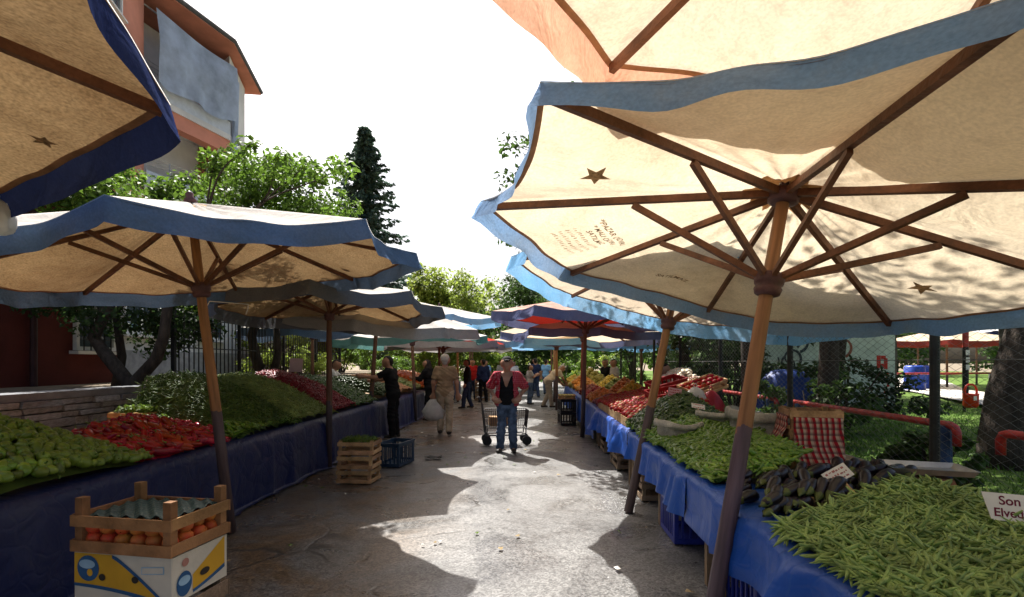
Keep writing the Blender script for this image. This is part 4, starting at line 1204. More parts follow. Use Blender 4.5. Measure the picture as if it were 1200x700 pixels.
# left row
lim1 = lambda x, y: x < ex_l(y) - .03
heap('bell_pepper', 'pale green bell pepper in the heap on the near left table', 'pepper', 'bell peppers on the left table', PV['bell'], [BELLM, STEM],
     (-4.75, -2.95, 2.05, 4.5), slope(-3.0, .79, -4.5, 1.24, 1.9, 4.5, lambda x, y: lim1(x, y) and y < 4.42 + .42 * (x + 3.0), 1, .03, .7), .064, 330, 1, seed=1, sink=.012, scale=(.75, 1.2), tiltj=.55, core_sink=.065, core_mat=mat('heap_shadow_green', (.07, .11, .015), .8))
heap('red_pepper', 'long red pepper in the heap beside the bell peppers', 'pepper', 'red peppers on the left table', PV['kapia'], [KAPM, STEM],
     (-4.35, -2.95, 4.0, 5.7), mound(-3.66, 4.95, .66, 1.0, .29, lim=lambda x, y: lim1(x, y) and y > 4.36 + .42 * (x + 3.0), seed=2, p=.75), .085, 300, 2, seed=2, sink=.012, scale=(.65, 1.2), yaw=(.2, .9), core_sink=.04)
heap('dark_bean', 'dark green bean in the large heap behind the red peppers', 'bean', 'dark beans on the left table', PV['beand'], [BEAND],
     (-4.95, -2.9, 5.6, 7.3), slope(-2.98, .8, -4.3, 1.42, 5.7, 7.25, lim1, 3, .03, .5), .05, 0, 3, seed=3, sink=.004)
heap('pale_bean', 'pale green bean in the heap between dark beans and chillies', 'bean', 'pale beans on the left table', PV['beanl'], [BEANL],
     (-4.9, -2.85, 7.1, 8.5), slope(-2.92, .8, -4.3, 1.4, 7.0, 8.5, lim1, 4, .03, .45), .05, 0, 3, seed=4, sink=.004)
heap('chilli', 'small red chilli in the red heap on the left table', 'chilli', 'chillies on the left table', PV['chil'], [CHILM],
     (-4.8, -2.82, 8.3, 9.5), slope(-2.88, .8, -4.3, 1.42, 8.3, 9.55, lim1, 5, .03, .35), .045, 0, 3, seed=5, sink=.004, scale=(1.0, 1.4))
heap('dark_green_pepper', 'thin dark green pepper in the heap beyond the chillies', 'pepper', 'dark green peppers on the left table', PV['lpd'], [LPD, STEM],
     (-4.7, -2.8, 9.5, 10.9), slope(-2.86, .8, -4.2, 1.3, 9.45, 10.95, lim1, 6, .03, .4), .05, 0, 2, seed=6, sink=.004)
# small strip of pale peppers at the front edge, below the dark beans
heap('pale_green_pepper', 'pale green pepper strewn along the edge of the dark bean heap', 'pepper', 'pale peppers at the left table edge', PV['lp'], [LPM, STEM],
     (-3.25, -2.92, 5.55, 7.0), slope(-2.98, .81, -3.3, .9, 5.5, 7.1, lim1, 7, .015, .3), .05, 90, 1, seed=7, sink=.006)

# right row
limr = lambda x, y: x > ex_r(y) + .02
heap('green_bean', 'flat green bean in the heap beside the handwritten sign', 'bean', 'green beans on the right table', PV['bean'], [BEANM],
     (1.28, 3.05, 1.35, 3.35), slope(1.25, .765, 2.5, .845, .9, 3.35, lambda x, y: limr(x, y) and y < 2.55 + .5 * (x - 1.3) and x < 3.0, 11, .03, .3), .032, 330, 3, seed=11, sink=.004, yaw=(.5, .75), tiltj=.24, scale=(.7, 1.25), core_sink=.03)
heap('long_green_pepper', 'slender green pepper in the wide heap behind the aubergines', 'pepper', 'long green peppers on the right table', PV['lp'], [LPM, STEM],
     (1.3, 2.75, 3.55, 5.35), slope(1.33, .79, 2.3, .98, 3.5, 5.35, lambda x, y: limr(x, y) and y > 3.4 + .35 * (x - 1.3) and not (x > 2.12 and y < 4.55), 12, .03, .35), .046, 330, 3, seed=12, sink=.004, scale=(.7, 1.25), core_sink=.03)
heap('dark_green_pepper', 'deep green pepper in the steep heap before the tomatoes', 'pepper', 'deep green peppers on the right table', PV['lpd'], [LPD, STEM],
     (1.35, 2.65, 5.25, 6.95), mound(2.0, 6.1, .62, .8, .5, lim=limr, seed=13, p=.75), .042, 300, 3, seed=13, sink=.004, scale=(1.0, 1.3))
heap('light_green_pepper', 'light green pepper along the tarpaulin edge below the steep heap', 'pepper', 'light green peppers in the sack', PV['lp'], [LPM, STEM],
     (1.44, 2.0, 5.0, 6.4), slope(1.42, .8, 2.1, 1.0, 4.9, 6.5, limr, 14, .02, .3), .045, 260, 2, seed=14, sink=.006, scale=(1.0, 1.3))
heap('tomato', 'red tomato laid out in rows on the wooden tray', 'tomato', 'tomatoes on the right table', PV['tom'], [TOMM, STEM],
     (1.56, 2.6, 6.75, 9.6), slope(1.56, .86, 2.6, 1.06, 6.6, 9.7, limr, 15, .01, .3), .09, 300, 1, seed=15, sink=.02, jit=.12, flatness=0, tiltj=.15, yaw=(0, 3), core_sink=.0)

AUBM = mat('aubergine_skin', (.009, .004, .010), .3, .3, 9, spec=.35, rand=.2)
def aubergines():
    bodies = []; cal = []
    for k in range(4):
        r = random.Random(k); L = r.uniform(.17, .23); R = r.uniform(.031, .038)
        pr = [(-L / 2, .008), (-L / 2 + .006, R * .45), (-L * .3, R * .68), (0, R * .9), (L * .22, R), (L * .38, R * .9), (L * .47, R * .55), (L / 2, .004)]
        V, Fq = revolve(pr, 12, 0, 0, r.uniform(-.02, .02), k); bodies.append((raw_mesh('aubergine', V, Fq, AUBM, None, True)))
        st = [(-L / 2 - .045, .007), (-L / 2 - .02, .006), (-L / 2 - .004, R * .4), (-L / 2 + .02, R * .62), (-L / 2 + .045, R * .74)]
        V, Fq = revolve(st, 10, 5, .13, .004, k); cal.append(raw_mesh('calyx', V, Fq, mat('calyx_green', (.085, .11, .028), .6, .3, 12), None, True))
    r = random.Random(9)
    lab = 'glossy dark aubergine in the pile between beans and green peppers'
    for lay, n in ((0, 50), (1, 34)):
        for i in range(n):
            x = 1.4 + 1.25 * ((i * .618 + lay * .37) % 1.0); lo = 2.66 + .5 * (x - 1.3); hi = 3.42 + .33 * (x - 1.3)
            y = lo + (hi - lo) * r.uniform(.08, .92)
            k = r.randrange(4)
            o = link('aubergine', bodies[k]); tag(o, lab, 'aubergine', 'aubergines on the right table')
            o.location = (x, y, TZ + .04 + lay * .048 + .025 * (x - 1.3) + r.uniform(-.005, .01))
            o.rotation_euler = (r.uniform(0, 6.28), r.uniform(-.35, .1) - .1 * lay, r.gauss(.75, .2))
            link('calyx', cal[k], o)
    # a few upright at the back
    for i in range(8):
        k = r.randrange(4); o = link('aubergine', bodies[k]); tag(o, 'dark aubergine propped upright at the back of the pile', 'aubergine', 'upright aubergines on the right table')
        x = 1.85 + .1 * i; o.location = (x, 3.42 + .3 * (x - 1.85) + r.uniform(-.03, .03), TZ + .085); o.rotation_euler = (0, -R_(r.uniform(15, 40)), r.gauss(1.2, .3)); link('calyx', cal[k], o)
aubergines()

# fruit heaps further along the right row: too small to pick apart
def fruits(nm, label, col, area, z0, z1, R, seed, cat='fruit'):
    m = mat(nm + '_skin', col, .35, .25, 8, spec=.45, rand=.2)
    pv = variants(lambda s_: round_fruit(s_, R), [m], nm, 4, seed)
    heap(nm, label, cat, None, pv, [m], area, slope(area[0], z0, area[1], z1, area[2] - .05, area[3] + .05, lambda x, y: x > ex_r(y) + .02, seed, .03, .25), R * 1.9, 0, 2, seed=seed, sink=R * .5, stuff_label=label)
def fruit_mound(nm, label, col, cx, cy, rx, ry, h, R, seed):
    m = mat(nm + '_skin', col, .4, .3, 8, spec=.4, rand=.2)
    pv_ = variants(lambda s_: round_fruit(s_, R), [m], nm, 4, seed)
    heap(nm, label, 'fruit', None, pv_, [m], (cx - rx, cx + rx, cy - ry, cy + ry), mound(cx, cy, rx, ry, h, lim=lambda x, y: x > ex_r(y) + .02, seed=seed, p=.8), R * 1.9, 0, 2, seed=seed, sink=R * .5, stuff_label=label, core_sink=R)
PLUM, PEA, APP, LEM, GRN, ORA = (.14, .012, .03), (.5, .16, .03), (.4, .03, .015), (.6, .38, .03), (.22, .28, .05), (.6, .22, .02)
for i, (nm, lab, c, x, y, rx, ry, h, R) in enumerate([
        ('plum', 'dark plum heap behind the tomato tray', PLUM, 1.98, 10.2, .42, .5, .2, .032), ('cherry', 'dark red cherry heap beside the dark plums', (.2, .01, .015), 2.6, 10.1, .4, .55, .34, .028),
        ('peach', 'orange peach heap beyond the plums', PEA, 1.98, 11.2, .4, .5, .24, .04), ('lemon', 'yellow fruit heap above the peaches', LEM, 2.62, 11.1, .42, .5, .42, .042),
        ('apple', 'red apple heap at the front of the fruit table', APP, 2.02, 12.15, .4, .5, .24, .04), ('orange', 'orange fruit heap above the red apples', ORA, 2.68, 12.2, .42, .52, .45, .042),
        ('nectarine', 'dark red nectarine heap on the fruit table', (.3, .03, .02), 2.05, 13.1, .4, .48, .26, .038), ('pale_apple', 'pale green fruit heap on the fruit table', GRN, 2.7, 13.2, .42, .5, .42, .042),
        ('apricot', 'orange apricot heap on the fruit table', (.6, .26, .04), 2.1, 14.1, .42, .5, .3, .036), ('yellow_apple', 'yellow fruit heap at the back of the fruit table', (.55, .42, .06), 2.75, 14.2, .42, .5, .48, .045),
        ('grapefruit', 'orange fruit heap at the end of the right row', ORA, 2.15, 15.6, .48, .6, .4, .05), ('melon', 'yellow-green melon heap at the end of the right row', (.42, .38, .08), 2.6, 16.9, .7, .7, .55, .08),
        ('quince', 'yellow fruit heap by the bending man', (.55, .38, .05), 2.2, 18.1, .45, .6, .35, .05)]):
    fruit_mound(nm, lab, c, x, y, rx, ry, h, R, 300 + i)
fruits('onion', 'brownish red onions heaped on a rack behind the tomatoes', (.25, .09, .05), (2.62, 3.1, 8.1, 9.6), 1.0, 1.3, .03, 68, 'onion')
fruits('turnip', 'pale round vegetables heaped above the onions', (.62, .5, .36), (2.75, 3.1, 8.6, 9.6), 1.28, 1.42, .045, 69, 'vegetable')
def left_fruits(nm, label, col, y0, y1, seed, R=.03):
    m = mat(nm + '_skin', col, .4, .3, 8, rand=.2)
    pv = variants(lambda s_: round_fruit(s_, R), [m], nm, 4, seed)
    heap(nm, label, 'produce', None, pv, [m], (-4.2, -2.5, y0, y1), slope(-2.6, .8, -4.1, 1.25, y0 - .05, y1 + .05, lambda x, y: x < ex_l(y) - .03, seed, .03, .25), R * 2, 0, 1, seed=seed, sink=.01, stuff_label=label)
left_fruits('cucumber', 'dark green produce heap beyond the dark clothed shopper', (.06, .1, .03), 11.4, 12.8, 71)
left_fruits('potato', 'orange-brown produce heap on the far left table', (.36, .19, .09), 12.9, 14.2, 72)
left_fruits('cabbage', 'pale green produce heap on the far left table', (.25, .3, .12), 14.3, 15.5, 73, .06)
left_fruits('carrot', 'orange produce heap at the end of the left row', (.5, .18, .04), 16, 19, 74, .05)

# ------------------------------------------------------------------ crates and boxes
def wood_crate(label, loc, rz, L=.48, W=.33, H=.2, m=WOOD_PALE, post_up=.05, group=None, rot=None):
    c = thing('wooden_crate', label, 'crate', loc, rz, group)
    if rot: c.rotation_euler = rot
    t = .009
    for sx in (-1, 1):
        for sy in (-1, 1):
            q = MB(); q.box((sx * (L / 2 - .022), sy * (W / 2 - .022), (H + post_up) / 2), (.038, .038, H + post_up)); q.build('post', m, c)
    sh = H * .3
    for z in (sh / 2 + .004, H - sh / 2):
        for s in (-1, 1):
            q = MB(); q.box((0, s * (W / 2 + t / 2), z), (L + .02, t, sh)); q.build('slat', m, c)
            q = MB(); q.box((s * (L / 2 + t / 2), 0, z + .003), (t, W - .001, sh)); q.build('slat', m, c)
    for k in range(4):
        q = MB(); q.box((0, -W / 2 + W * (k + .5) / 4, .006), (L - .002, W / 4 - .012, .009)); q.build('bottom_slat', m, c)
    return c

def plastic_crate(label, loc, rz, L, W, H, m, group=None):
    c = thing('plastic_crate', label, 'crate', loc, rz, group)
    t = .012
    for s in (-1, 1):
        for ax in (0, 1):
            D = L if ax == 0 else W
            q = MB()
            def bx(u0, u1, z0, z1):
                if ax == 0: q.box(((u0 + u1) / 2, s * (W / 2 - t / 2), (z0 + z1) / 2), (u1 - u0, t, z1 - z0))
                else: q.box((s * (L / 2 - t / 2), (u0 + u1) / 2, (z0 + z1) / 2), (t * .98, u1 - u0, z1 - z0))
            d2 = D / 2 - (.002 if ax == 0 else t + .001)
            bx(-d2, d2, 0, .05); bx(-d2, d2, H - .06, H)
            n = max(4, int(D / .07))
            for k in range(n + 1):
                u = -d2 + 2 * d2 * k / n; w = .02 if 0 < k < n else .035
                u = min(max(u, -d2 + w / 2), d2 - w / 2); bx(u - w / 2, u + w / 2, .05, H - .06)
            bx(-d2, d2, H * .45, H * .45 + .02) if False else None
            q.build('side_panel', m, c)
    q = MB(); q.box((0, 0, .012), (L - .03, W - .03, .02)); q.build('bottom', m, c)
    q = MB()
    for s in (-1, 1):
        q.box((0, s * (W / 2 + .006), H - .012), (L + .024, .014, .024)); q.box((s * (L / 2 + .006), 0, H - .012), (.0138, W - .003, .0236))
    q.build('rim', m, c)
    return c

BLUE_PL = mat('blue_crate_plastic', (.02, .035, .3), .4, .2, 6, spec=.45)
NAVY_PL = mat('dark_blue_crate_plastic', (.018, .045, .085), .45, .2, 6, spec=.4)
BLACK_PL = mat('black_crate_plastic', (.015, .015, .016), .45, .2, 6)
RED_PL = mat('red_crate_plastic', (.28, .014, .014), .4, .2, 6)

# stack beside the camera: two crates, a banana carton, a crate of peaches under a dark moulded tray
SX, SY, SR = -1.69, 2.42, R_(-10)
wood_crate('lowest wooden crate under the banana carton', (SX, SY, .003), SR, .5, .33, .26, WOOD_GREY, .01, 'crates under the banana carton')
wood_crate('wooden crate with green produce directly under the banana carton', (SX, SY, .285), SR, .5, .33, .24, WOOD_GREY, .015)
BAN_W = mat('white_carton', (.52, .49, .42), .8, .12, 5, .1, 30); BAN_Y = mat('yellow_print', (.52, .29, .02), .7, .1); BAN_B = mat('blue_print', (.02, .08, .2), .7, .15); BAN_S = mat('sky_print', (.25, .4, .55), .7, .2); HOLE = mat('carton_hole_dark', (.03, .025, .02), .9)
def banana_carton():
    c = thing('banana_carton', 'white fruit carton with yellow banana print and blue oval badges', 'carton', (SX, SY, .545), SR)
    L, W, H = .5, .33, .205
    q = MB(); t = .006
    q.box((0, 0, t / 2), (L, W, t))
    for s in (-1, 1):
        q.box((0, s * (W / 2 - t / 2), H / 2 + .003), (L, t, H - .006)); q.box((s * (L / 2 - t / 2), 0, H / 2 + .003), (t, W - 2 * t - .001, H - .006))
    q.build('carton_body', BAN_W, c)
    def poly(pts, name, m, face, lift):
        vs = []
        for (u, v) in pts:       # u 0..1 across, v 0..1 up
            if face == 'front': vs.append((-L / 2 + u * L, -W / 2 - lift, v * H))
            else: vs.append((L / 2 + lift, -W / 2 + u * W, v * H))
        q = MB(); q.add(vs, [tuple(range(len(vs)))]); q.build(name, m, c)
    def strip(top, bot, name, m, face, lift):
        q = MB(); row = lambda pts: [((-L / 2 + u * L, -W / 2 - lift, v * H) if face == 'front' else (L / 2 + lift, -W / 2 + u * W, v * H)) for u, v in pts]
        q.grid([row(bot), row(top)]); q.build(name, m, c)
    us = np.linspace(0, 1, 15)
    up = lambda u: .99 if u < .4 else .99 - ((u - .4) / .55) ** 1.15 * .95
    lo = lambda u: .32 - .05 * u - .26 * u ** 2.2
    strip([(u * .93, max(up(u * .93), lo(u * .93) + .02)) for u in us], [(u * .93, lo(u * .93)) for u in us], 'banana_print', BAN_Y, 'front', .0015)
    strip([(u * .93, lo(u * .93) + .015) for u in us], [(u * .93, lo(u * .93) - .05 - .03 * u) for u in us], 'print_outline', BAN_B, 'front', .0025)
    strip([(u, min(.99, up(u) + .02)) for u in np.linspace(.4, .93, 12)], [(u, up(u) - .07) for u in np.linspace(.4, .93, 12)], 'print_outline', BAN_B, 'front', .0025)
    ell = lambda cu, cv, a, b_: [(cu + a * math.cos(x), cv + b_ * math.sin(x)) for x in np.linspace(0, 6.283, 21)[:-1]]
    poly(ell(.15, .67, .115, .28), 'oval_badge', BAN_B, 'front', .0035); poly(ell(.14, .76, .085, .1), 'oval_badge_top', BAN_S, 'front', .0045); poly(ell(.17, .58, .03, .08), 'oval_badge_mark', BAN_Y, 'front', .0045)
    for u, v in ((.3, .5), (.64, .5)): poly(ell(u, v, .035, .075), 'hand_hole', HOLE, 'front', .005)
    poly([(.7, .62), (.93, .66), (.93, .82), (.7, .78)], 'address_label', BAN_S, 'front', .002); poly([(.71, .64), (.92, .68), (.92, .8), (.71, .76)], 'address_label_inside', BAN_W, 'front', .003)
    strip([(u, .45 + .9 * (u - .35)) for u in np.linspace(.35, .95, 9)], [(u, .1 + .45 * (u - .35) ** 1.3) for u in np.linspace(.35, .95, 9)], 'banana_print', BAN_Y, 'side', .0015)
    strip([(u, .12 + .45 * (u - .35) ** 1.3) for u in np.linspace(.35, .95, 9)], [(u, .05 + .4 * (u - .35) ** 1.3) for u in np.linspace(.35, .95, 9)], 'print_outline', BAN_B, 'side', .0025)
    poly(ell(.2, .35, .13, .27), 'oval_badge', BAN_B, 'side', .0035); poly(ell(.2, .42, .1, .1), 'oval_badge_top', BAN_S, 'side', .0045)
    poly(ell(.22, .8, .06, .09), 'hand_hole', mat('pink_print', (.35, .17, .14), .8), 'side', .003); poly(ell(.56, .4, .09, .08), 'hand_hole', HOLE, 'side', .004)
banana_carton()
wood_crate('wooden crate of peaches on top of the banana carton', (SX, SY, .752), SR, .5, .34, .165, mat('orange_crate_wood', (.27, .145, .065), .8, .4, 5, .3, 60, spec=.15, rand=.2), .075)
PEACH = mat('peach_blush', (.5, .06, .02), .5, .5, 10, col2=(.5, .2, .04), rand=.2)
pv = variants(lambda s_: round_fruit(s_, .037), [PEACH], 'peach', 4, 5)
Mst = Matrix.Translation((SX, SY, 0)) @ Matrix.Rotation(SR, 4, 'Z')
for lay in range(2):
    for i in range(6):
        for j in range(4):
            o = link('peach', pv[(i * 3 + j + lay) % 4][0]); tag(o, 'orange-red peach inside the crate on the banana carton', 'peach', 'peaches in the crate on the carton')
            o.matrix_world = Mst @ Matrix.Translation((-.195 + .078 * i + random.uniform(-.006, .006), -.118 + .079 * j, .8 + .058 * lay)) @ Euler((random.uniform(0, 6), random.uniform(0, 6), 0)).to_matrix().to_4x4()
def pulp_tray():
    rows = []
    for i in range(31):
        v = -.148 + .296 * i / 30; row = []
        for j in range(45):
            u = -.228 + .456 * j / 44
            z = .012 * math.cos(u * 2 * math.pi / .078) * math.cos(v * 2 * math.pi / .074) + .006 * math.sin(u * 9)
            row.append((u, v, z))
        rows.append(row)
    q = MB(); q.grid(rows); o = q.build('moulded_tray', mat('dark_green_tray', (.02, .045, .04), .5, .3, 9), smooth=True)
    o.matrix_world = Mst @ Matrix.Translation((0, 0, .912)); m_ = o.modifiers.new('thickness', 'SOLIDIFY'); m_.thickness = .003
    tag(o, 'dark green moulded fruit tray lying on the peach crate', 'tray')
pulp_tray()
q_ = [(-.14, 0), (0, .05), (.13, -.03), (.05, -.1), (-.06, .09), (.17, .08)]
for i, (u, v) in enumerate(q_):
    V, Fq = revolve([(-.09, .01), (-.08, .05), (-.03, .085), (.03, .085), (.08, .05), (.09, .01)], 14, 6, .03, 0, i)
    o = link('green_melon', raw_mesh('green_melon', V, Fq, mat('green_melon_skin', (.07, .13, .04), .45, .4, 18), None, True)); tag(o, 'green melon in the crate under the banana carton', 'melon', 'melons under the carton')
    o.matrix_world = Mst @ Matrix.Translation((u, v, .37))

# three pale crates and blue crate in front of the left stalls
for k in range(3):
    wood_crate(['lowest pale wooden crate of the street-side stack', 'middle pale wooden crate of the street-side stack', 'top pale wooden crate heaped with greens in the street'][k], (-2.07 + .01 * k, 6.93 - .01 * k, .003 + k * .19), R_(-6 + 2 * k), .46, .36, .165, WOOD_PALE, .02)
GREENS = leaf_mat('cress_green', (.16, .26, .04), .3)
nr = np.random.default_rng(8); V, Fq = leaf_cloud([(-2.06 + a, 6.92 + b_, .54 + .03 * math.cos(6 * a)) for a in (-.16, -.05, .06, .16) for b_ in (-.1, 0, .1)], [.08] * 12, 900, .035, nr)
tag(link('salad_greens', raw_mesh('salad_greens', V, Fq, GREENS)), 'fresh salad greens filling the top pale crate', 'greens', kind='stuff')
plastic_crate('dark blue plastic crate on the street beside the pale crates', (-1.83, 8.1, .003), R_(-14), .36, .56, .36, NAVY_PL)
# under the right stalls
plastic_crate('blue plastic crate under the long pepper table', (1.62, 4.75, .003), R_(-3), .36, .52, .36, BLUE_PL)
plastic_crate('blue plastic crate under the bean table', (1.62, 3.25, .003), R_(-3), .36, .55, .36, BLUE_PL)
for i, (y, n) in enumerate([(6.15, 2), (7.9, 2), (9.3, 1)]):
    for k in range(n):
        wood_crate(['%s wooden crate under the table by the tilted pole', '%s wooden crate under the tomato table', '%s wooden crate under the far end of the tomato table'][i] % (['lower', 'upper'][k]), (ex_r(y) + .22, y, .003 + k * .21), R_(88), .5, .32, .19, WOOD_GREY, .015)
for k in range(2):
    plastic_crate(['lower', 'upper'][k] + ' black plastic crate standing before the mixed fruit table', (1.42, 13.3, .003 + k * .33), R_(4), .4, .55, .32, BLACK_PL)
wood_crate('wooden tray of pale fruit on the black crates', (1.42, 13.3, .665), R_(86), .6, .42, .1, WOOD_PALE, .0)
nr = np.random.default_rng(12)
for i in range(28):
    o = link('pear', pv[0][0]) if False else None
PEAR = mat('pale_pear_skin', (.4, .38, .1), .45, .3, 9, rand=.25); pvp = variants(lambda s_: round_fruit(s_, .036), [PEAR], 'pear', 3, 9)
for i in range(7):
    for j in range(5):
        o = link('pear', pvp[(i + j) % 3][0], None, (1.26 + .078 * j, 13.06 + .08 * i, .735)); tag(o, 'pale yellow-green fruit in the wooden tray on black crates', 'fruit', 'fruit on the black crates')

# tray edge in front of the tomatoes
t_ = thing('tomato_tray', 'pale wooden tray edge holding the tomatoes at the table front', 'tray', (ex_r(6.7) + .03, 6.72, TZ + .004), -math.atan(.042))
q = MB(); q.box((.0, 1.45, .06), (.016, 2.9, .12)); q.build('front_board', WOOD_PALE, t_)
q = MB(); q.box((.5, -.012, .06), (1.0, .016, .12)); q.build('side_board', WOOD_PALE, t_)
q = MB(); q.box((.5, 2.912, .06), (1.0, .016, .12)); q.build('side_board', WOOD_PALE, t_)
q = MB(); q.box((.5, 1.45, .02), (.98, 2.88, .03)); q.build('base_board', WOOD_GREY, t_)

# stacked and tilted crates behind the steep pepper heap
for k in range(2):
    wood_crate(['lower', 'upper'][k] + ' wooden crate propping up the tilted tomato crate', (2.72, 7.35, TZ + .003 + .2 * k), R_(80), .5, .33, .185, WOOD_GREY, .01)
wood_crate('tilted wooden crate of tomatoes with hanging plastic bags', (2.72, 7.3, 1.2), 0, .56, .36, .13, WOOD_PALE, .01, rot=(R_(12), R_(-17), R_(14)))
Mt = Matrix.Translation((2.72, 7.3, 1.2)) @ Euler((R_(12), R_(-17), R_(14))).to_matrix().to_4x4()
for i in range(6):
    for j in range(3):
        o = link('crated_tomato', PV['tom'][(i + j) % 5][0]); tag(o, 'red tomato in the tilted wooden crate', 'tomato', 'tomatoes in the tilted crate'); o.matrix_world = Mt @ Matrix.Translation((-.235 + .094 * i, -.11 + .11 * j, .115))
pc = plastic_crate('red plastic crate leaning behind the steep pepper heap', (2.35, 7.75, TZ + .24), R_(8), .55, .38, .2, RED_PL); pc.rotation_euler = (R_(10), R_(-8), R_(8))
pc = plastic_crate('red plastic crate stacked by the tilted tomato crate', (2.5, 8.25, TZ + .38), R_(5), .55, .38, .2, RED_PL); pc.rotation_euler = (R_(8), R_(-14), R_(12))
wood_crate('wooden crate under the leaning red crates', (2.4, 8.0, TZ + .07), R_(85), .6, .5, .16, WOOD_GREY, .01)

# crates wrapped in red checked cloth
PLAID = plaid('red_checked_cloth', (.3, .016, .025), (.44, .34, .27), (.03, .02, .03), 22)
CX_, CY_, CR_ = 2.44, 4.2, R_(-14)
for k in range(2):
    wood_crate(['lower wooden crate behind the red checked cloth', 'top wooden crate with red checked cloth hung from it'][k], (CX_, CY_, TZ + .003 + .235 * k), CR_, .36, .34, .23, WOOD_PALE, .012)
Mc = Matrix.Translation((CX_, CY_, TZ)) @ Matrix.Rotation(CR_, 4, 'Z')
def hang_cloth(label, u0, u1, v0, v1, z0, z1, seed, side):
    nz_ = vnoise(seed, 6); rows = []
    for i in range(17):
        s = i / 16; row = []
        for j in range(15):
            w = j / 14; f = .012 + .016 * (math.sin(w * 12 + seed) * .5 + .5) * s + .008 * nz_(w, s)
            u = u0 + (u1 - u0) * w; v = v0 + (v1 - v0) * w
            z = z0 - (z0 - z1) * s * (1 + .05 * math.sin(w * 5))
            row.append((u + side[0] * (f + .06 * s * s), v + side[1] * (f + .06 * s * s), z))
        rows.append(row)
    # lip over the crate edge
    rows.insert(0, [(p[0] - side[0] * .05, p[1] - side[1] * .05, z0 + .004) for p in rows[0]])
    q = MB(); q.grid(rows); o = q.build('checked_cloth', PLAID, smooth=True); o.matrix_world = Mc
    m_ = o.modifiers.new('thickness', 'SOLIDIFY'); m_.thickness = .003
    tag(o, label, 'cloth')
hang_cloth('red and cream checked cloth hanging down the front of the crates', -.17, .18, -.18, -.18, .415, .02, 2, (0, -1))
hang_cloth('short red checked cloth on the side of the crates facing the street', -.19, -.19, .17, -.16, .42, .2, 5, (-1, 0))

# sacks, paper, bags
SACK = mat('white_woven_sack', (.52, .49, .42), .85, .3, 8, .6, 30, transl=.15, fine=.2)
def sack(label, c, rx, ry, h, a0, a1, seed):
    nz_ = vnoise(seed, 1.4); rows = []
    prof = [(.86, -.9), (.95, -.4), (1.0, .2), (1.02, .8), (1.06, 1.0), (1.13, .97), (1.16, .8), (1.14, .6)]
    for r_, z in prof:
        row = []
        for j in range(37):
            a = a0 + (a1 - a0) * j / 36; k = 1 + .07 * nz_(math.cos(a) * 1.5, math.sin(a) * 1.5, z) + .025 * math.sin(a * 17 + z * 5 + seed) + .015 * math.sin(a * 31 - z * 9)
            row.append((rx * r_ * k * math.cos(a), ry * r_ * k * math.sin(a), h * (z + .3 * nz_(math.cos(a), math.sin(a), 3) * max(0, z))))
        rows.append(row)
    q = MB(); q.grid(rows); o = q.build('produce_sack', SACK, smooth=True, loc=c); m_ = o.modifiers.new('thickness', 'SOLIDIFY'); m_.thickness = .004
    return tag(o, label, 'sack')
sack('white sack rim spilling light green peppers over the table edge', (1.66, 5.1, TZ + .14), .2, .22, .14, R_(150), R_(330), 1)
sack('white sack rim at the foot of the steep pepper heap', (2.2, 5.25, TZ + .22), .26, .2, .13, R_(170), R_(370), 2)
sack('large white sack with rolled edge behind the long peppers', (2.3, 4.75, TZ + .2), .26, .24, .2, R_(60), R_(300), 3)
q = MB(); nzp = vnoise(6, 7)
q.grid([[(2.05 + .34 * i / 10, 3.62 + .2 * j / 8 + .3 * (.34 * i / 10), TZ + .05 + .03 * nzp(i * .1, j * .1) + .02 * math.sin(j * .8)) for i in range(11)] for j in range(9)])
tag(q.build('paper_bag', mat('red_printed_paper', (.68, .64, .58), .7, .2, 22, col2=(.68, .64, .58)), smooth=True), 'crumpled white paper bag below the red checked cloth', 'paper')
for i in range(6):
    q = MB(); cx, cy = 2.14 + .035 * i, 3.68 + .012 * i + .04 * (i % 2); q.box((cx, cy, TZ + .085), (.022, .016, .004), rot=(.3, .1, i)); q.build('red_print', RED_INK, bpy.data.objects['paper_bag'])

def plastic_bag(label, top, size, m, seed, name='plastic_bag'):
    nz_ = vnoise(seed, 4.5); rows = []
    prof = [(.06, 0), (.17, -.08), (.3, -.2), (.4, -.36), (.46, -.58), (.47, -.78), (.41, -.92), (.22, -1.0), (.02, -1.01)]
    for r_, z in prof:
        rows.append([(size * r_ * (1 + .3 * nz_(math.cos(a) * .8, math.sin(a) * .8, z * 1.5)) * math.cos(a), size * .6 * r_ * (1 + .3 * nz_(math.cos(a) * .8 + 2, math.sin(a) * .8, z * 1.5)) * math.sin(a), size * z) for a in np.linspace(0, 6.283, 25)[:-1]])
    q = MB(); q.grid(rows, wrap=True)
    for s in (-1, 1): q.tube([(s * .02 * size, 0, -.1 * size), (s * .07 * size, 0, .06 * size), (0, 0, .16 * size)], .006, 5)
    return tag(q.build(name, m, smooth=True, loc=top), label, 'bag')
BAG_W = mat('white_bag_plastic', (.66, .65, .62), .4, .15, 8, .3, 25, transl=.35)
BAG_R = mat('red_bag_plastic', (.4, .03, .05), .35, .2, 8, .3, 25, transl=.3)
plastic_bag('white plastic bag hanging below the tilted tomato crate', (2.5, 6.98, 1.27), .3, BAG_W, 3)
plastic_bag('red plastic bag hanging below the tilted tomato crate', (2.72, 7.0, 1.22), .36, BAG_R, 5)
plastic_bag('white plastic bag tied to the rim of the brownish umbrella', (-2.82, 2.8, 2.5), .2, BAG_W, 8)

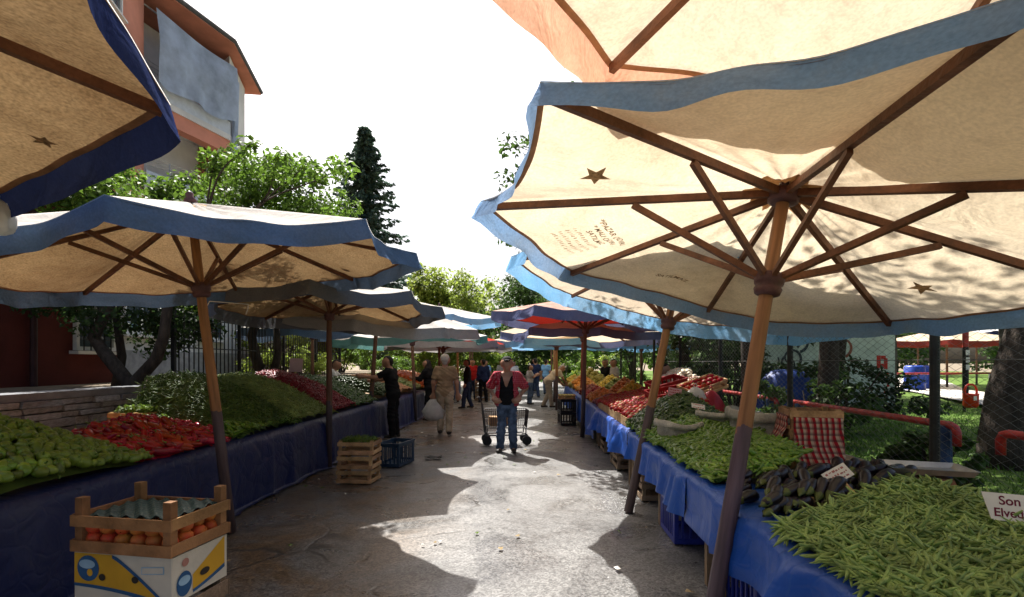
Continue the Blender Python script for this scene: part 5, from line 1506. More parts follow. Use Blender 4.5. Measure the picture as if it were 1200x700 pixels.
# scale
def scale_():
    s = thing('weighing_scale', 'weighing scale with steel tray beside the fence', 'scale', (2.78, 3.45, TZ + .002), R_(-18))
    q = MB(); q.box((0, 0, .045), (.3, .24, .085), taper=.18); q.build('scale_body', mat('brown_scale_body', (.3, .13, .06), .5, .3, 6), s)
    q = MB(); q.lathe([(.04, 0), (.04, .03)], 12, c=(0, 0, .088)); q.build('neck', STEEL, s)
    q = MB()
    w, d, h = .23, .16, .035
    q.grid([[(a * w * k, b_ * d * k, z) for a, b_ in ((-1, -1), (1, -1), (1, 1), (-1, 1))] for k, z in ((.01, .12), (.9, .12), (1.0, .12 + h), (1.03, .12 + h), (1.0, .118 + h), (.9, .116), (.01, .116))], wrap=True)
    q.build('tray', STEEL, s)
    q = MB(); q.box((0, -.125, .05), (.16, .006, .05), rot=(.15, 0, 0)); q.build('display', mat('scale_display', (.06, .08, .06), .3), s)
scale_()

# price cards
def text_mesh(txt, size, shear=0, bold=0):
    cu = bpy.data.curves.new('t', 'FONT'); cu.body = txt; cu.size = size; cu.shear = shear; cu.offset = bold; cu.align_x = 'LEFT'
    ob = bpy.data.objects.new('t', cu); COL.objects.link(ob)
    me = bpy.data.meshes.new_from_object(ob.evaluated_get(bpy.context.evaluated_depsgraph_get()))
    bpy.data.objects.remove(ob); bpy.data.curves.remove(cu)
    return me
def price_card(label, loc, rot, w, h, stick=.2, lines=(), strokes=0, m=CARD_WHITE, seed=0, ink=RED_INK):
    c = thing('price_card', label, 'sign', loc); c.rotation_euler = rot
    q = MB(); q.box((0, 0, h / 2), (w, .003, h)); q.build('card', m, c)
    if stick: q = MB(); q.box((0, .006, h * .3 - stick / 2), (.014, .007, stick + h * .5)); q.build('stick', WOOD_PALE, c)
    for (txt, x, z, s, im) in lines:
        me = text_mesh(txt, s, .25, s * .02); me.materials.clear(); me.materials.append(im)
        o = link('lettering', me, c, (x, -.0025, z), (R_(90), 0, 0))
    r = random.Random(seed)
    for k in range(strokes):
        z = h * (.78 - .62 * k / max(1, strokes - 1)) if strokes > 1 else h / 2; x = -w * .4; q = MB()
        while x < w * .36:
            L = r.uniform(.008, .02); q.box((x + L / 2, -.0025, z + r.uniform(-.003, .003)), (L, .001, r.uniform(.006, .014))); x += L + r.uniform(.004, .01)
        q.build('lettering', ink, c)
    return c
INK = mat('dark_wine_ink', (.16, .01, .03), .7)
price_card('handwritten cream sign reading Son Elveda in the green beans', (2.36, 2.34, .865), (R_(-34), R_(4), R_(-8)), .3, .135, .18,
           [('Son', -.095, .078, .062, INK), ('Elveda', -.135, .02, .058, INK)])
price_card('pink price card with red writing above the steep pepper heap', (1.9, 6.0, 1.2), (R_(-8), R_(9), R_(-12)), .15, .1, .16, strokes=3, m=mat('pink_card', (.66, .36, .38), .8, .1), seed=1)
price_card('small white price card lying on the steep pepper heap', (2.02, 5.55, 1.1), (R_(-55), R_(10), R_(-10)), .14, .08, .08, strokes=2, seed=2)
price_card('white price card on a stick beside the rolled sack', (2.12, 4.72, 1.02), (R_(-10), R_(8), R_(-15)), .1, .14, .2, strokes=2, seed=3)
price_card('blank white price card leaning behind the umbrella pole', (2.25, 4.6, .98), (R_(-14), R_(14), R_(-10)), .12, .15, .12, seed=4)
price_card('striped white price card stuck in the aubergines', (2.02, 3.12, .88), (R_(-40), R_(-24), R_(10)), .17, .09, .16, strokes=3, seed=5, ink=mat('pale_red_ink', (.4, .15, .14), .8))
price_card('pinkish price card standing behind the red chillies', (-4.1, 9.7, 1.42), (R_(-5), R_(3), R_(8)), .24, .26, .2, m=mat('rose_card', (.5, .36, .33), .8, .1), seed=6)
# wooden box of herbs behind red peppers
wood_crate('open wooden box of green herbs behind the red peppers', (-4.15, 5.75, TZ + .14), R_(80), .5, .34, .16, mat('yellow_crate_wood', (.42, .24, .08), .8, .3, 5, .3, 50, rand=.2), .01)
nr = np.random.default_rng(9); V, Fq = leaf_cloud([(-4.15 + .09 * math.cos(a), 5.75 + .16 * math.sin(a * 1.7), TZ + .33) for a in range(9)] + [(-3.9, 5.4, TZ + .25), (-3.85, 5.65, TZ + .22)], [.09] * 11, 1100, .05, nr)
tag(link('herbs', raw_mesh('herbs', V, Fq, GREENS)), 'bunched green herbs in the wooden box on the left table', 'herbs', kind='stuff')

# ------------------------------------------------------------------ printed marks on the umbrella cloth
PRINT = mat('faded_print', (.28, .18, .1), .9, .5, 40, transl=.35)
PRINT2 = mat('faint_print', (.33, .22, .12), .9, .4, 40, transl=.35)
def decal(key, R, k, s0, t0, V, faces, m, name='printed_mark', lift=.012):
    """V: (x reading direction, y towards the crown) in metres"""
    root, fn = U[key]; ch = 2 * R * math.sin(math.pi / 8)
    vs = [fn(s0 - y / R, k, t0 - x / (ch * s0)) + Vector((0, 0, -lift)) for x, y in V]
    q = MB(); q.add(vs, faces); q.build(name, m, root)
def star(key, R, k, s0, t0, r, m=PRINT, ang=.3, name='printed_star'):
    P = [(0, 0)] + [((r if i % 2 == 0 else r * .42) * math.cos(ang + i * math.pi / 5), (r if i % 2 == 0 else r * .42) * math.sin(ang + i * math.pi / 5)) for i in range(10)]
    decal(key, R, k, s0, t0, P, [(0, 1 + i, 1 + (i + 1) % 10) for i in range(10)], m, name)
star('R1', 1.823, 4, .76, .62, .1); star('R1', 1.823, 0, .74, .56, .1); star('L1', 2.018, 0, .93, .48, .06)
P = [(0, 0)] + [(.07 * math.cos(i * math.pi / 2), .07 * math.sin(i * math.pi / 2)) for i in range(4)]
decal('L2', 2.022, 7, .84, .6, P, [(0, 1, 2), (0, 2, 3), (0, 3, 4), (0, 4, 1)], PRINT, lift=.022)
def words(key, R, k, s0, t0, txt, size, m, x0=0, y0=0):
    me = text_mesh(txt, size, .12, size * .015)
    V = [(v.co.x + x0, v.co.y + y0) for v in me.vertices]; w = max(v[0] for v in V) - x0
    decal(key, R, k, s0, t0, [(x - w / 2, y) for x, y in V], [tuple(p.vertices) for p in me.polygons], m, 'printed_lettering')
words('R1', 1.823, 2, .79, .46, 'SATILMAZ', .068, PRINT)
words('R1', 1.823, 3, .655, .52, '*PAZAR CADIRI', .066, PRINT)
words('R1', 1.823, 3, .695, .52, '* MALI CADIRI', .06, PRINT)
words('R1', 1.823, 3, .735, .52, 'SATILMAZ', .062, PRINT)
rp_ = random.Random(3)
for i in range(4):          # further stamped lines, worn past reading
    V = []; Fq = []; x = -.2
    while x < .2:
        L = rp_.uniform(.008, .02); y = rp_.uniform(-.004, .004); h = rp_.uniform(.02, .036); o = len(V)
        V += [(x, y), (x + L * .5, y), (x + L * .5, y + h), (x, y + h)]; Fq.append((o, o + 1, o + 2, o + 3)); x += L + rp_.uniform(.006, .016)
    decal('R1', 1.823, 3, .775 + .036 * i, .52, V, Fq, PRINT2)

# ------------------------------------------------------------------ people (smooth implicit bodies turned into one surface)
def surface_net(prims, res, k=.022, clip=None, keep_label=True):
    P = [(np.array(a, float), np.array(b_, float), ra, rb, lab) for a, b_, ra, rb, lab in prims]
    lo = np.min([np.minimum(a - ra, b_ - rb) for a, b_, ra, rb, _ in P], 0) - .05
    hi = np.max([np.maximum(a + ra, b_ + rb) for a, b_, ra, rb, _ in P], 0) + .05
    n = np.ceil((hi - lo) / res).astype(int) + 1
    X = [lo[i] + np.arange(n[i]) * res for i in range(3)]
    acc = np.full(n, 1e-12); best = np.full(n, 9.); lab_ = np.zeros(n, np.int16)
    for a, b_, ra, rb, lb in P:
        mg = max(ra, rb) + .07
        i0 = np.maximum(((np.minimum(a, b_) - mg - lo) / res).astype(int), 0); i1 = np.minimum(((np.maximum(a, b_) + mg - lo) / res).astype(int) + 2, n)
        sl = tuple(slice(i0[i], i1[i]) for i in range(3))
        gx, gy, gz = np.meshgrid(*[X[i][sl[i]] for i in range(3)], indexing='ij')
        d = b_ - a; dd = max(1e-9, d @ d)
        t = np.clip(((gx - a[0]) * d[0] + (gy - a[1]) * d[1] + (gz - a[2]) * d[2]) / dd, 0, 1)
        dist = np.sqrt((gx - a[0] - t * d[0]) ** 2 + (gy - a[1] - t * d[1]) ** 2 + (gz - a[2] - t * d[2]) ** 2) - (ra + (rb - ra) * t)
        acc[sl] += np.exp(np.clip(-dist / k, -30, 30))
        bb = best[sl]; m_ = dist < bb; bb[m_] = dist[m_]; lab_[sl][m_] = lb
    val = -k * np.log(acc)
    if clip is not None:
        gx, gy, gz = np.meshgrid(*X, indexing='ij'); val = np.maximum(val, clip(gx, gy, gz))
    val[0] = val[-1] = 1; val[:, 0] = val[:, -1] = 1; val[:, :, 0] = val[:, :, -1] = 1
    ins = val < 0
    c = np.zeros(n - 1, int)
    for o in np.ndindex(2, 2, 2): c += ins[o[0]:n[0] - 1 + o[0], o[1]:n[1] - 1 + o[1], o[2]:n[2] - 1 + o[2]]
    act = (c > 0) & (c < 8); ids = np.full(n - 1, -1); ids[act] = np.arange(act.sum()); cells = np.argwhere(act)
    sm = np.zeros((len(cells), 3)); ct = np.zeros(len(cells))
    corners = list(np.ndindex(2, 2, 2))
    for i, a in enumerate(corners):
        for b_ in corners[i + 1:]:
            if sum(abs(a[q] - b_[q]) for q in range(3)) != 1: continue
            va = val[tuple((cells + a).T)]; vb = val[tuple((cells + b_).T)]; m_ = (va < 0) != (vb < 0)
            t = np.where(m_, va / np.where(m_, va - vb, 1), 0)
            p = cells + np.array(a) + (np.array(b_) - np.array(a)) * t[:, None]
            sm += p * m_[:, None]; ct += m_
    V = lo + sm / ct[:, None] * res
    vl = lab_[tuple(cells.T)]
    Fs = []
    for ax in range(3):
        a, b_ = (ax + 1) % 3, (ax + 2) % 3
        s0 = [slice(None)] * 3; s1 = [slice(None)] * 3; s0[ax] = slice(0, -1); s1[ax] = slice(1, None)
        ch = ins[tuple(s0)] != ins[tuple(s1)]
        e = np.argwhere(ch); e = e[(e[:, a] > 0) & (e[:, b_] > 0)]
        q = []
        for da, db in ((0, 0), (1, 0), (1, 1), (0, 1)):
            cc = e.copy(); cc[:, a] -= da; cc[:, b_] -= db; q.append(ids[tuple(cc.T)])
        q = np.stack(q, 1); flip = ins[tuple(e.T)]
        q[~flip] = q[~flip][:, ::-1]
        Fs.append(q[(q >= 0).all(1)])
    Fq = np.concatenate(Fs)
    return V, Fq, vl[Fq[:, 0]]

def skel(h=1.72, lean=0., twist=0., el=None, er=None, wl=None, wr=None, kl=None, kr=None, al=None, ar=None, head_tilt=(0, 0), girth=1.0):
    """joints for a figure facing +Y; el/wl... elbow and wrist offsets from the shoulder, kl/al knee and ankle positions"""
    s = h / 1.72
    J = {}
    pel = Vector((0, 0, .93)); J['pelvis'] = pel
    Rm = Matrix.Rotation(-lean, 3, 'X') @ Matrix.Rotation(twist, 3, 'Z')
    up = lambda x, y, z: pel + Rm @ (Vector((x, y, z)) - pel)
    J['belly'] = up(0, .01, 1.08); J['chest'] = up(0, 0, 1.27); J['neck'] = up(0, -.01, 1.45); J['sl'] = up(-.175, -.005, 1.395); J['sr'] = up(.175, -.005, 1.395)
    hr = Rm @ Matrix.Rotation(-head_tilt[0], 3, 'X') @ Matrix.Rotation(head_tilt[1], 3, 'Z')
    J['head'] = up(0, .012, 1.475) + hr @ Vector((0, .01, .125)); J['hr'] = hr
    d = {'el': (-.06, -.03, -.28), 'er': (.06, -.03, -.28), 'wl': (-.08, .06, -.53), 'wr': (.08, .06, -.53)}
    for k_, v in (('el', el), ('wl', wl)): J[k_] = J['sl'] + Vector(v or d[k_])
    for k_, v in (('er', er), ('wr', wr)): J[k_] = J['sr'] + Vector(v or d[k_])
    J['hl'] = Vector((-.085, 0, .9)); J['hrt'] = Vector((.085, 0, .9))
    J['kl'] = Vector(kl or (-.1, .02, .49)); J['kr'] = Vector(kr or (.1, .02, .49)); J['al'] = Vector(al or (-.11, -.02, .085)); J['ar'] = Vector(ar or (.11, -.02, .085))
    for k_ in J:
        if k_ != 'hr': J[k_] = J[k_] * s
    J['s'] = s; J['g'] = girth
    return J

def hand_prims(w, e, side, s, lab=0, curl=.5, flip=1):
    d = (w - e).normalized(); x = Vector((0, 0, 1)).cross(d)
    if x.length < .2: x = Vector((0, 1, 0))
    x.normalize(); y = d.cross(x).normalized()
    pc = w + d * .05 * s; P = [(w, pc, .024 * s, .026 * s, lab), (pc - x * .018 * s, pc + x * .018 * s, .022 * s, .022 * s, lab)]
    for i, L in enumerate((.062, .075, .07, .055)):
        b0 = pc + x * (.03 - .02 * i) * s + d * .02 * s; m_ = b0 + (d * (1 - curl * .3) + y * curl * flip * .6) * L * .55 * s; t = m_ + (d * (1 - curl) + y * curl * flip) * L * .5 * s
        P += [(b0, m_, .009 * s, .0085 * s, lab), (m_, t, .0085 * s, .007 * s, lab)]
    tb = w + d * .025 * s + x * .02 * s * side; tm = tb + (d * .5 + x * side * .8) * .04 * s
    P += [(tb, tm, .011 * s, .01 * s, lab), (tm, tm + (d * .9 + x * side * .2 + y * .3 * flip) * .03 * s, .0095 * s, .008 * s, lab)]
    return P

def person(label, loc, rotz, J, cols, res=.016, sleeve=.6, hair='short', cap=None, open_shirt=None, shoes=None, long_sleeve=False, bare_head=None):
    """cols: shirt, trousers, shoes, hair materials"""
    s = J['s']; g = J['g']; hr = J['hr']; h = J['head']
    H = lambda x, y, z: h + hr @ (Vector((x, y, z)) * s)
    B = []   # body, skin throughout
    W = lambda a, b_, r0, r1, lab=0: B.append((a, b_, r0 * s, r1 * s, lab))
    off = lambda p, x, y=0, z=0: p + Vector((x, y, z)) * s
    ax = (J['sr'] - J['sl']).normalized()
    tors = [(J['pelvis'] - ax * .075 * s, J['pelvis'] + ax * .075 * s, .108 * g, .108 * g), (J['belly'] - ax * .065 * s, J['belly'] + ax * .065 * s, .1 * g, .1 * g),
            (J['chest'] - ax * .085 * s, J['chest'] + ax * .085 * s, .108 * g, .108 * g), (J['belly'], J['chest'], .11 * g, .115 * g), (J['pelvis'], J['belly'], .11 * g, .105 * g),
            (J['sl'] + ax * .02 * s, J['sr'] - ax * .02 * s, .062, .062)]
    legs = [(J['hl'], J['kl'], .088 * g, .058), (J['kl'], J['al'], .058, .042), (J['hrt'], J['kr'], .088 * g, .058), (J['kr'], J['ar'], .058, .042)]
    arms = [(J['sl'], J['el'], .054, .042), (J['el'], J['wl'], .042, .028), (J['sr'], J['er'], .054, .042), (J['er'], J['wr'], .042, .028)]
    for q in tors + legs + arms: W(*q)
    W(J['neck'] - (J['neck'] - J['chest']) * .1, H(0, -.01, -.06), .056, .052)
    W(H(0, -.012, .03), H(0, .012, .02), .088, .085); W(H(-.012, .0, .03), H(.012, .0, .03), .085, .085); W(H(0, .03, -.045), H(0, .055, -.085), .056, .035)   # skull, jaw, chin
    W(H(0, .085, .02), H(0, .105, -.022), .012, .017); W(H(-.036, .078, .035), H(.036, .078, .035), .016, .016)                # nose, brow
    for sx in (-1, 1): W(H(sx * .086, -.005, .015), H(sx * .09, -.012, -.03), .016, .012); W(H(sx * .03, .07, -.01), H(sx * .045, .055, -.02), .026, .024)
    W(H(-.018, .079, -.052), H(.018, .079, -.052), .011, .011)
    W(off(J['al'], 0, .0, -.035), off(J['al'], -.02, .14, -.055), .04, .03); W(off(J['ar'], 0, .0, -.035), off(J['ar'], .02, .14, -.055), .04, .03)
    B += hand_prims(J['wl'], J['el'], 1, s) + hand_prims(J['wr'], J['er'], -1, s)
    root = thing('person', label, 'person', loc, rotz)
    def crease(V, a=.006):
        x, y, z = V[:, 0], V[:, 1], V[:, 2]
        d = a * (np.sin(31 * z + 17 * x + 5 * np.sin(9 * x + 13 * z)) + .7 * np.sin(47 * z - 29 * y + 4 * np.sin(11 * z)))
        r_ = np.stack([x - np.sign(x) * .08, y, 0 * z], 1); r_ /= np.linalg.norm(r_, axis=1)[:, None] + 1e-6
        return V + r_ * d[:, None]
    V, Fq, _ = surface_net(B, res * s, .018)
    link('body', raw_mesh('body', V, Fq, SKIN, None, True), root)
    # eyes and mouth
    q = MB()
    for sx in (-1, 1): q.lathe([(.0, -.006), (.009, -.003), (.011, 0), (.009, .003), (0, .006)], 8, c=H(sx * .031, .0895, .008))
    q.build('eyes', mat('eye_dark', (.02, .015, .012), .3), root)
    inf = .014
    # trousers
    T = [(a, b_, (r0 + inf) * s, (r1 + inf) * s, 0) for a, b_, r0, r1 in legs[:]] + [(a, b_, (r0 + inf) * s, (r1 + inf) * s, 0) for a, b_, r0, r1 in (tors[0],)]
    T += [(J['kl'].lerp(J['al'], .3), J['al'], .07 * s, .062 * s, 0), (J['kr'].lerp(J['ar'], .3), J['ar'], .07 * s, .062 * s, 0)]
    V, Fq, _ = surface_net(T, max(res, .014) * s, .016, lambda x, y, z: np.maximum(.055 * s - z, -9))
    link('trousers', raw_mesh('trousers', crease(V), Fq, cols[1], None, True), root)
    # shirt
    sl_f = 1.0 if long_sleeve else sleeve
    Tt = [(a, b_, (r0 + inf * 1.2) * s, (r1 + inf * 1.2) * s, 0) for a, b_, r0, r1 in tors]
    A_ = [(J['sl'], J['sl'].lerp(J['el'], sl_f), .075 * s, .07 * s, 0), (J['sr'], J['sr'].lerp(J['er'], sl_f), .075 * s, .07 * s, 0)]
    if long_sleeve: A_ += [(J['el'], J['el'].lerp(J['wl'], .92), .065 * s, .045 * s, 0), (J['er'], J['er'].lerp(J['wr'], .92), .065 * s, .045 * s, 0)]
    if open_shirt:
        V, Fq, _ = surface_net(Tt, res * s, .016, lambda x, y, z: np.maximum(z - (1.40 * s - 0 + .0 * x) + .22 * s * np.exp(-(x / (.055 * s)) ** 2) * 1.0, .86 * s - z))
        link('vest', raw_mesh('vest', crease(V), Fq, open_shirt, None, True), root)
        Tt2 = [(a, b_, r0 + .02 * s, r1 + .02 * s, 0) for a, b_, r0, r1, _ in Tt] + [(a, b_, r0 + .012 * s, r1 + .016 * s, 0) for a, b_, r0, r1, _ in A_]
        Tt2 += [(J['pelvis'] - ax * .1 * s - Vector((0, 0, .02)), J['belly'] - ax * .1 * s, .115 * s, .11 * s, 0), (J['pelvis'] + ax * .1 * s - Vector((0, 0, .02)), J['belly'] + ax * .1 * s, .115 * s, .11 * s, 0)]
        V, Fq, _ = surface_net(Tt2, res * s, .014, lambda x, y, z: np.maximum(np.minimum(.12 * s + .06 * (1.2 - z) - np.abs(x), y - .01), np.maximum(.84 * s - z, z - 1.47 * s)))
        link('shirt', raw_mesh('shirt', crease(V), Fq, cols[0], None, True), root)
    else:
        V, Fq, _ = surface_net(Tt + A_, max(res, .014) * s, .016)
        link('shirt', raw_mesh('shirt', crease(V), Fq, cols[0], None, True), root)
    # shoes
    for nm in ('al', 'ar'):
        sx = -1 if nm == 'al' else 1
        Sh = [(off(J[nm], 0, -.04, -.045), off(J[nm], sx * .02, .14, -.055), .048 * s, .038 * s, 0), (off(J[nm], 0, 0, -.02), off(J[nm], 0, 0, .0), .045 * s, .045 * s, 0)]
        zf = (J[nm].z - .083 * s)
        V, Fq, _ = surface_net(Sh, .012 * s, .012, lambda x, y, z: zf + .002 - z)
        link('shoe', raw_mesh('shoe', V, Fq, cols[2], None, True), root)
    # hair or cap
    if hair:
        Hs = [(H(0, -.016, .04), H(0, .004, .045), .097 * s, .093 * s, 0), (H(0, -.05, .0), H(0, -.055, -.05), .07 * s, .05 * s, 0)]
        if hair == 'scarf': Hs += [(H(0, -.02, -.03), H(0, -.03, -.12), .1 * s, .11 * s, 0)]
        inv = hr.transposed()
        def cl(x, y, z):
            ly = inv[1][0] * (x - h.x) + inv[1][1] * (y - h.y) + inv[1][2] * (z - h.z); lz = inv[2][0] * (x - h.x) + inv[2][1] * (y - h.y) + inv[2][2] * (z - h.z)
            return np.minimum(ly - .02 * s, .052 * s - lz) if True else 0
        V, Fq, _ = surface_net(Hs, min(res, .014) * s, .012, cl)
        link('hair', raw_mesh('hair', V, Fq, cols[3], None, True), root)
    if cap:
        inv = hr.transposed()
        Cs = [(H(0, -.012, .05), H(0, .01, .05), .099 * s, .095 * s, 0)]
        def cl2(x, y, z): return .055 * s - (inv[2][0] * (x - h.x) + inv[2][1] * (y - h.y) + inv[2][2] * (z - h.z))
        V, Fq, _ = surface_net(Cs, .012 * s, .012, cl2)
        c_ = link('cap', raw_mesh('cap', V, Fq, cap, None, True), root)
        Bp = [(H(-.045, .1, .062), H(.045, .1, .062), .014 * s, .014 * s, 0), (H(-.025, .135, .055), H(.025, .135, .055), .012 * s, .012 * s, 0), (H(0, .09, .064), H(0, .14, .056), .014 * s, .012 * s, 0)]
        V, Fq, _ = surface_net(Bp, .009 * s, .012); link('peak', raw_mesh('peak', V, Fq, cap, None, True), c_)
    return root

JEANS = mat('blue_jeans', (.085, .125, .2), .9, .55, 7, .8, 16, spec=.1)
JEANS_D = mat('dark_jeans', (.03, .045, .09), .9, .3, 7, spec=.1)
BEIGE = mat('beige_cotton', (.3, .21, .125), .9, .3, 6, .8, 14, spec=.1)
BEIGE_T = mat('beige_trousers', (.4, .32, .22), .9, .3, 6, .8, 14, spec=.1)
BLACKC = mat('black_cotton', (.012, .012, .013), .9, .2, 6, .2, 20, spec=.1)
NAVYC = mat('navy_cotton', (.02, .03, .08), .9, .2, 6, spec=.1)
WHITEC = mat('white_cotton', (.68, .68, .68), .9, .1, 6, .3, 18, spec=.1)
GREYC = mat('grey_cotton', (.4, .38, .36), .9, .15, 6, .3, 18, spec=.1)
REDC = mat('red_cotton', (.4, .02, .02), .9, .2, 6, spec=.1)
SKYC = mat('sky_blue_cotton', (.2, .4, .65), .9, .15, 6, spec=.1)
PURC = mat('dusky_purple_cotton', (.09, .07, .12), .9, .2, 6, spec=.1)
KHAKI = mat('grey_khaki', (.3, .27, .22), .9, .15, 6, spec=.1)
SHOE = mat('dark_shoe', (.03, .025, .02), .6)
GREYH = mat('grey_hair', (.42, .4, .38), .8)
CAPB = mat('black_cap', (.012, .012, .012), .9)
CAPW = mat('cream_cap', (.55, .5, .42), .9)
SHIRT_P = plaid('red_plaid_shirt', (.4, .02, .035), (.42, .14, .15), (.3, .02, .04), 26)

# the man with hands on hips
J = skel(1.69, el=(-.16, -.1, -.23), wl=(-.045, .06, -.4), er=(.16, -.1, -.23), wr=(.045, .06, -.4), kl=(-.1, .03, .49), kr=(.1, .0, .49), al=(-.12, .0, .085), ar=(.13, .0, .085), head_tilt=(-.05, .08))
person('man in open red checked shirt over black vest, hands on hips', (-.09, 9.15, 0), R_(180 - 4), J, (SHIRT_P, JEANS, SHOE, HAIR), .0095, cap=CAPB, open_shirt=BLACKC, sleeve=.8)
# beige man walking away
J = skel(1.77, kl=(-.1, .1, .5), al=(-.1, .0, .1), kr=(.1, .0, .49), ar=(.1, -.16, .1), el=(-.07, -.02, -.28), wl=(-.08, .05, -.54), er=(.08, -.03, -.28), wr=(.1, .06, -.54), girth=1.05)
person('man in beige shirt and trousers with cream cap, walking away', (-1.5, 11.45, 0), R_(3), J, (BEIGE, BEIGE_T, SHOE, GREYH), .013, cap=CAPW)
plastic_bag('pale carrier bag held by the man in beige', (-1.76, 11.5, .8), .5, BAG_W, 12, 'carrier_bag')
# shopper in black reaching over the left stall
J = skel(1.74, lean=.16, el=(-.1, .22, -.12), wl=(-.12, .48, -.1), er=(.06, .2, -.16), wr=(.02, .45, -.2))
person('shopper in black clothes reaching over the left stall', (-2.52, 10.9, 0), R_(82), J, (BLACKC, BLACKC, SHOE, HAIR), .016, long_sleeve=False)
J = skel(1.68, lean=.1, el=(-.06, .14, -.22), wl=(-.02, .36, -.2), er=(.06, .14, -.22), wr=(.02, .36, -.2))
person('shopper in black standing by the far navy tarpaulin', (-2.28, 14.2, 0), R_(70), J, (BLACKC, BLACKC, SHOE, HAIR), .02, hair='scarf', long_sleeve=True)
J = skel(1.7, lean=.3, el=(-.06, .2, -.2), wl=(0, .42, -.2), er=(.06, .2, -.2), wr=(0, .42, -.2))
person('seller in white shirt leaning behind the left stall', (-4.55, 12.6, .0), R_(-80), J, (WHITEC, JEANS_D, SHOE, HAIR), .02, long_sleeve=True)
# right side
J = skel(1.5, el=(-.05, .12, -.2), wl=(.06, .3, -.12), er=(.05, .12, -.2), wr=(-.06, .3, -.12))
person('boy in pale shirt and jeans standing in the street', (.68, 19.6, 0), R_(-75), J, (GREYC, JEANS, SHOE, HAIR), .02)
J = skel(1.76, lean=.85, el=(-.04, .12, -.24), wl=(-.02, .26, -.42), er=(.04, .12, -.24), wr=(.02, .26, -.42), kl=(-.1, .06, .5), al=(-.1, -.14, .09), kr=(.1, .04, .5), ar=(.1, .1, .09), girth=1.08)
person('grey haired man in cream shirt bending over the fruit table', (1.28, 18.2, 0), R_(-72), J, (mat('cream_cotton', (.58, .5, .38), .9, .1), KHAKI, SHOE, GREYH), .018)
J = skel(1.7)
person('seller in grey shirt behind the fruit table', (3.32, 16.6, 0), R_(100), J, (GREYC, JEANS_D, SHOE, HAIR), .02)
person('seller in black behind the fruit table', (3.28, 17.9, 0), R_(120), skel(1.7), (BLACKC, BLACKC, SHOE, HAIR), .02)
person('seller in dusky purple shirt behind the onion rack', (3.05, 9.95, 0), R_(130), skel(1.58, lean=.2), (PURC, JEANS_D, SHOE, HAIR), .02)
far_p = [(1.05, 23.2, 20, NAVYC, JEANS_D, 'man in navy shirt walking beyond the boy', 1.78, False), (1.7, 25.6, -30, SKYC, JEANS, 'person in sky blue shirt beyond the bending man', 1.74, False),
         (.1, 27.5, 170, WHITEC, NAVYC, 'person in white top at the street end', 1.66, True), (-1.15, 20.5, 30, NAVYC, BLACKC, 'person in navy beside the left stalls far down', 1.72, True),
         (-1.7, 22.0, 200, REDC, JEANS_D, 'person in red shirt beside stacked crates far down', 1.72, False), (-.6, 29, 180, GREYC, BLACKC, 'person in grey top walking at the street end', 1.7, True),
         (-1.55, 17.8, 90, BLACKC, JEANS_D, 'dark dressed shopper beside the red umbrella pole', 1.7, True), (.75, 31, 10, BLACKC, KHAKI, 'person in black top far down the street', 1.72, False),
         (-1.3, 25.3, 170, SKYC, NAVYC, 'person in blue shirt far down the left side', 1.7, False), (1.35, 28.4, 160, REDC, JEANS, 'person in red top far down the right side', 1.66, False)]
for i, (x, y, a, c1, c2, lab, hh, ls) in enumerate(far_p):
    r = random.Random(i); st = r.uniform(.05, .16)
    person(lab, (x, y, 0), R_(a), skel(hh, kl=(-.1, st * .7, .5), al=(-.1, st, .09), kr=(.1, 0, .49), ar=(.1, -st, .1)), (c1, c2, SHOE, HAIR), .026, long_sleeve=ls)
for k in range(3):
    wood_crate(['bottom', 'middle', 'top'][k] + ' crate of the stack beside the person in red far down', (-1.25, 21.6, .003 + .3 * k), R_(5), .6, .4, .27, WOOD_GREY, .02)

